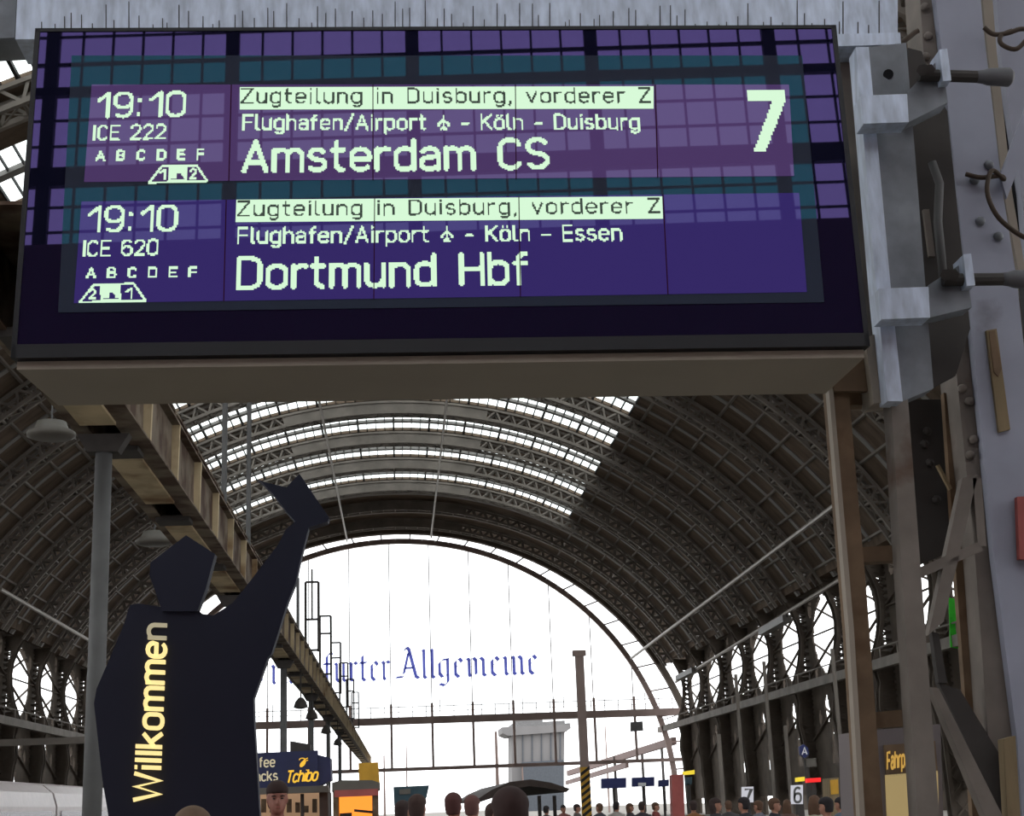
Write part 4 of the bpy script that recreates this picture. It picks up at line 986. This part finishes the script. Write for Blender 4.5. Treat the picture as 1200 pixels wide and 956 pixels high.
o = board('small_notice', [(803, 911), (811, 910), (811, 919), (803, 920)], 46, .1, 'teal', 'small grey blue notice right of the reddish pillar', 'notice', [807])
# section sign, square sign, red display, numbers
sa = board('section_sign', [(937, 875), (942, 872), (947, 876), (948, 884), (943, 888), (938, 884)], 40, .15, 'blue', 'dark blue sign with letter A over a grey square panel, above the right platform', 'sign', [945])
m = MB(); word(m, 'A', (940, 884), (945.5, 883.6), 8, 39.98, 1.6); m.build('letter', M['whitepaint'], sa)
pp(MB(), [(945, 889), (956, 888), (957, 898), (945, 899)], 39.97, .1).build('square_panel', M['lamp'], sa)
o = board('red_display', [(946, 912), (962, 911), (962, 916), (946, 917)], 38, .2, 'screenlit', 'small glowing red display over the right platform', 'display', [954])
o = board('yellow_display', [(934, 911), (943, 910), (943, 915), (934, 916)], 38, .2, 'yelit', 'small yellow lit display left of the red one', 'display', [938])
def number(px, py, ch, h, Y, label):
    t = board('track_number', [(px-7, py-h), (px+6, py-h-.5), (px+6, py+2), (px-7, py+2)], Y, .12, 'litboard', label, 'sign', [px])
    m = MB(); word(m, ch, (px-4, py), (px+3.5, py-.4), h-3, Y-.01, 1.7); m.build('digit', M['polegrey'], t)
number(877, 938, '7', 16, 40, 'white board with black 7 on the right platform')
number(935, 940, '6', 20, 36, 'larger white board with black 6 on the right platform')
for i, (px, y0) in enumerate(((862, 790), (895, 775), (920, 850), (975, 760), (842, 860))):
    Y = 60-i*3; a = P(px, y0, Y); o = MB().tube([(a.x, Y, 0), (a.x, Y, a.z)], .07, 8).build('platform_pole', M['truss'])
    tag(o, ['thin dusty pole left of the black 7 board', 'thin dusty pole in front of the right piers', 'short thin pole between the number boards', 'tall thin pole right of the red display', 'short thin pole behind the yellow strip pillar'][i], 'pole')
vm = thing('vending_machine', 'orange brown machine standing at the right end of the platform', 'machine', (P(978, 950, 34).x, 34, 0))
pp(MB(), [(972, 912), (983, 911), (986, 1034), (975, 1034)], 34, .6).build('body', M['wood'], vm)
pp(MB(), [(973, 914), (982, 913), (983, 930), (974, 931)], 33.98, .03).build('front_panel', M['yellow'], vm)
# green sheeting far behind the trestle
for i, q in enumerate(([(1052, 700), (1062, 702), (1064, 730), (1056, 732)], [(1112, 700), (1121, 702), (1124, 760), (1114, 758)])):
    t = thing('green_sheet', '', 'sheet', PX(sum(k[0] for k in q)/4, 745, 27.05)); v = [PX(x, y, 27.05) for x, y in q]; Yg = v[0].y
    pp(MB(), q, Yg, .1).build('sheet', M['fol'], t); MB().bar((v[3].x, Yg+.1, 8.75), (v[3].x, Yg+.1, v[0].z), .08).build('pole', M['truss'], t); tag(t, ['green sheet glimpsed between the trestle posts', 'green sheet glimpsed between trestle and white column'][i], 'sheet')

# ================================================================== PEOPLE
def remeshed(mb, name, voxel, m_):
    o = mb.build(name, m_, origin=(0, 0, 0)); md = o.modifiers.new('r', 'REMESH'); md.mode = 'VOXEL'; md.voxel_size = voxel
    s = o.modifiers.new('s', 'SMOOTH'); s.iterations = 4; s.factor = .5
    dg = bpy.context.evaluated_depsgraph_get(); dg.update()
    me = bpy.data.meshes.new_from_object(o.evaluated_get(dg)); me.name = name
    for p in me.polygons: p.use_smooth = True
    bpy.data.objects.remove(o); return me
def ering(z, rx, ry, cy=0, cx=0, n=18):
    return [Vector((cx+rx*math.cos(2*math.pi*k/n), cy+ry*math.sin(2*math.pi*k/n), z)) for k in range(n)]
TORSO = [(.86, .13, .10, 0), (.92, .17, .115, 0), (1.0, .165, .11, 0), (1.1, .15, .1, 0), (1.22, .165, .112, -.005), (1.34, .18, .118, -.005), (1.42, .185, .1, 0), (1.46, .14, .085, .005), (1.485, .085, .07, .008), (1.505, .062, .062, .01)]
HEAD = [(1.47, .056, .06, .012), (1.515, .05, .056, .008), (1.535, .047, .07, -.008), (1.55, .053, .086, -.012), (1.585, .065, .095, -.007), (1.63, .071, .096, 0), (1.67, .074, .099, .002), (1.71, .070, .092, .004), (1.74, .05, .068, .006), (1.755, .02, .03, .008)]
def body_meshes():
    b = MB()
    b.rings([ering(z, rx, ry, cy) for z, rx, ry, cy in TORSO+[]]); b.rings([ering(z, rx, ry, cy) for z, rx, ry, cy in HEAD])
    # face: nose, brow, lips, chin, ears
    b.ball((0, -.1, 1.615), .014, .02, .026); b.ball((0, -.108, 1.603), .016, .014, .011); b.ball((0, -.088, 1.652), .05, .012, .01)
    b.ball((0, -.088, 1.572), .024, .012, .009); b.ball((0, -.082, 1.548), .022, .016, .014)
    for s in (-1, 1):
        b.ball((s*.074, .006, 1.63), .009, .02, .032)
        b.tube([(s*.085, 0, .95), (s*.092, -.01, .72), (s*.095, -.012, .5), (s*.096, .01, .34), (s*.096, .022, .08)], [.085, .075, .055, .052, .036], 12)
        b.tube([(s*.096, .05, .035), (s*.1, -.06, .04), (s*.105, -.17, .028)], [.038, .042, .03], 10)
        b.tube([(s*.165, 0, 1.42), (s*.205, .005, 1.36), (s*.235, .01, 1.13), (s*.24, -.03, .98), (s*.235, -.07, .87)], [.055, .052, .04, .036, .027], 12)
        b.ball((s*.235, -.085, .81), .02, .042, .055)
        for f, (dy, L, r) in enumerate(((-.03, .075, .0095), (-.01, .085, .0095), (.012, .08, .0095), (.032, .062, .009))):
            y = -.085+dy; b.tube([(s*.235, y, .775), (s*.232, y-.008, .775-L*.5), (s*.222, y-.02, .775-L)], [r, r, r*.8], 7)
        b.tube([(s*.23, -.12, .83), (s*.222, -.15, .795), (s*.218, -.158, .765)], [.013, .011, .009], 7)
    skin = remeshed(b, 'body', .0085, M['people_skin'])
    j = MB()
    j.rings([ering(z, rx+.022, ry+.022, cy) for z, rx, ry, cy in [(.82, .165, .115, 0)]+TORSO[1:9]])
    for s in (-1, 1): j.tube([(s*.16, 0, 1.42), (s*.205, .005, 1.36), (s*.237, .01, 1.13), (s*.243, -.03, .98), (s*.238, -.064, .885)], [.07, .068, .056, .052, .044], 12)
    j.tube([(0, .02, 1.45), (0, .012, 1.5)], [.1, .078], 14)
    jk = remeshed(j, 'jacket', .013, M['black'])
    t = MB(); t.rings([ering(z, rx+.014, ry+.014, cy) for z, rx, ry, cy in TORSO[:3]])
    for s in (-1, 1): t.tube([(s*.085, 0, .95), (s*.093, -.01, .72), (s*.096, -.012, .5), (s*.097, .01, .3), (s*.097, .022, .07)], [.1, .09, .072, .066, .062], 12)
    tr_ = remeshed(t, 'trousers', .013, M['black'])
    s_ = MB()
    for s in (-1, 1): s_.tube([(s*.096, .065, .045), (s*.1, -.06, .05), (s*.105, -.185, .035)], [.05, .055, .04], 12)
    sh = remeshed(s_, 'shoes', .012, M['black'])
    h = MB(); h.rings([ering(z, rx, ry, cy) for z, rx, ry, cy in ((1.672, .082, .11, .006), (1.69, .086, .116, .006), (1.715, .083, .11, .006), (1.74, .07, .092, .007), (1.762, .046, .062, .009), (1.774, .016, .022, .01))])
    h.rings([ering(z, rx, ry, .04) for z, rx, ry in ((1.56, .06, .06), (1.6, .074, .066), (1.66, .08, .075), (1.7, .07, .07))])
    hs = remeshed(h, 'hair', .0095, M['black'])
    h2 = MB(); h2.v += h.v; h2.f += h.f
    h2.rings([ering(z, rx, ry, .05) for z, rx, ry in ((1.4, .07, .035), (1.46, .095, .05), (1.56, .1, .07), (1.64, .092, .08), (1.7, .07, .07))])
    hl = remeshed(h2, 'hair', .0095, M['black'])
    return skin, jk, tr_, sh, hs, hl
SKIN, JK, TR_, SHO, HS, HL = body_meshes()
M['eye'] = mat('dark eyes', (40, 30, 28), .3, var=.02); M['lip'] = mat('lips', (150, 88, 80), .5, var=.03)
def eyes_mesh():
    m = MB()
    for s in (-1, 1): m.ball((s*.031, -.093, 1.636), .011, .006, .006)
    return m
CM = {}
def cmat(rgb):
    if rgb not in CM: CM[rgb] = mat('cloth', rgb, .85, var=.12, scale=12)
    return CM[rgb]
def person(px, top, Y, rz, jacket, hair, label, long=False, skin=None, trousers=(46, 46, 54), group='travellers on the platform', scale=None, shirt=None):
    p = P(px, top, Y); H = min(1.98, max(1.5, p.z)) if scale is None else scale
    k = H/1.765
    r = thing('person', label, 'person', (p.x, Y, 0), group)
    for nm, me, mm in (('body', SKIN, skin), ('jacket', JK, cmat(jacket)), ('trousers', TR_, cmat(trousers)), ('shoes', SHO, M['black']), ('hair', HL if long else HS, cmat(hair))):
        o = bpy.data.objects.new(nm, me); COL.objects.link(o); o.parent = r; ORG[o.name] = Vector(r.location)
        if mm: o.material_slots[0].link = 'OBJECT'; o.material_slots[0].material = mm
    eb = MB()
    for s in (-1, 1): eb.tube([(s*.016, -.1, 1.652), (s*.032, -.099, 1.657), (s*.05, -.086, 1.652)], [.004, .005, .003], 6)
    eb = eb.build('eyebrows', cmat(hair), origin=(0, 0, 0)); eb.parent = r
    e = eyes_mesh().build('eyes', M['eye'], origin=(0, 0, 0)); e.parent = r
    mo = MB(); mo.ball((0, -.1, 1.573), .02, .006, .005); mo = mo.build('mouth', M['lip'], origin=(0, 0, 0)); mo.parent = r
    if shirt:
        s = MB(); s.prism([(-.06, -.135, 1.5), (.06, -.135, 1.5), (.01, -.15, 1.3), (-.01, -.15, 1.3)], (0, .05, 0)); s = s.build('shirt', cmat(shirt), origin=(0, 0, 0)); s.parent = r
    r.scale = (k, k, k); r.rotation_euler = (0, 0, rz)
    return r
person(325, 915, 12.6, .15, (44, 42, 48), (46, 30, 27), 'man in a dark suit and white shirt facing the viewer below the kiosk sign', shirt=(225, 222, 226), skin=mat('ruddy skin', (136, 88, 74), .6, var=.08, scale=20))
person(226, 946, 6.4, math.pi, (120, 116, 112), (104, 84, 68), 'light haired person just peeking up in front of the welcome figure')
person(148, 940, 13, math.pi, (40, 40, 46), (34, 30, 32), 'dark haired person below the train on the left')
person(489, 931, 14.5, math.pi-.3, (60, 56, 60), (60, 44, 40), 'dark haired person left of the red jacket, beyond the snack counter')
person(472, 938, 17, 2.6, (58, 54, 54), (52, 40, 38), 'person half hidden between the snack counter and the information board')
person(531, 929, 15.0, 2.9, (168, 50, 62), (74, 44, 42), 'person in a red jacket walking away under the bright end wall')
bp_ = person(553, 932, 16.5, 2.8, (206, 206, 214), (92, 62, 58), 'person in pale clothes with a blue backpack beside the red jacket')
b = thing('backpack', 'small blue backpack on the person in pale clothes', 'backpack', (bp_.location.x+.0, 16.5-.2, 1.05)); q = Vector((bp_.location.x, 16.5-.3, 1.25))
m = MB(); m.rings([[q+Vector((rx*math.cos(2*math.pi*k/14), ry*math.sin(2*math.pi*k/14), z)) for k in range(14)] for z, rx, ry in ((-.22, .1, .05), (-.2, .15, .09), (0, .16, .1), (.16, .13, .08), (.21, .06, .04))]); m.build('bag', cmat((70, 110, 170)), b, smooth=True)
m = MB(); m.bar(q+Vector((-.08, .1, .2)), q+Vector((-.1, .12, -.1)), .03); m.bar(q+Vector((.08, .1, .2)), q+Vector((.1, .12, -.1)), .03); m.build('strap', cmat((40, 60, 100)), b)
person(597, 923, 6.6, math.pi, (150, 146, 130), (58, 42, 40), 'large dark haired head with pale collar, closest below the shelter roof')
person(578, 941, 15.8, 2.6, (130, 60, 66), (60, 44, 40), 'person in dull red just left of the big dark head')
rnd = random.Random(3)
spots = [(640, 944, 40, (70, 62, 62)), (660, 943, 44, (110, 70, 66)), (676, 942, 42, (90, 84, 80)), (702, 941, 38, (60, 60, 66)), (722, 939, 36, (150, 146, 140)), (738, 941, 40, (52, 48, 52)), (752, 939, 34, (58, 54, 60)), (768, 940, 39, (120, 60, 58)), (812, 938, 30, (120, 80, 50)), (838, 935, 26, (48, 46, 50)), (853, 938, 32, (66, 64, 66)), (871, 934, 24, (44, 44, 50)), (888, 938, 29, (96, 96, 106)), (907, 935, 25, (40, 40, 48)), (922, 937, 28, (92, 72, 66)), (954, 932, 21, (150, 142, 128)), (967, 934, 19, (34, 34, 38)), (984, 934, 24, (84, 96, 110)), (996, 931, 27, (100, 84, 76))]
desc = ['in brown right of the shelter roof', 'in a reddish coat left of the striped mast', 'in grey just left of the striped mast', 'in dark clothes right of the striped mast', 'in pale clothes under the first blue sign', 'in black between the two blue signs', 'in dark grey under the second blue sign', 'in red beside the reddish pillar', 'in tan just right of the reddish pillar', 'in black left of the black 7 board', 'in grey behind the person left of the 7 board', 'in navy in front of the black 7 board', 'in blue grey right of the 7 board', 'in black between the 7 and 6 boards', 'in brown left of the 6 board', 'in a light beige coat right of the 6 board', 'dark haired in black beside the beige coat', 'in blue grey near the orange machine', 'in brown at the trestle post']
for (px, top, Y, jc), d in zip(spots, desc):
    person(px, top, Y, rnd.choice([math.pi, 2.6, .3, -2.4, 1.4]), jc, rnd.choice([(50, 38, 36), (84, 62, 48), (36, 32, 34)]), 'person '+d, long=rnd.random() < .4)
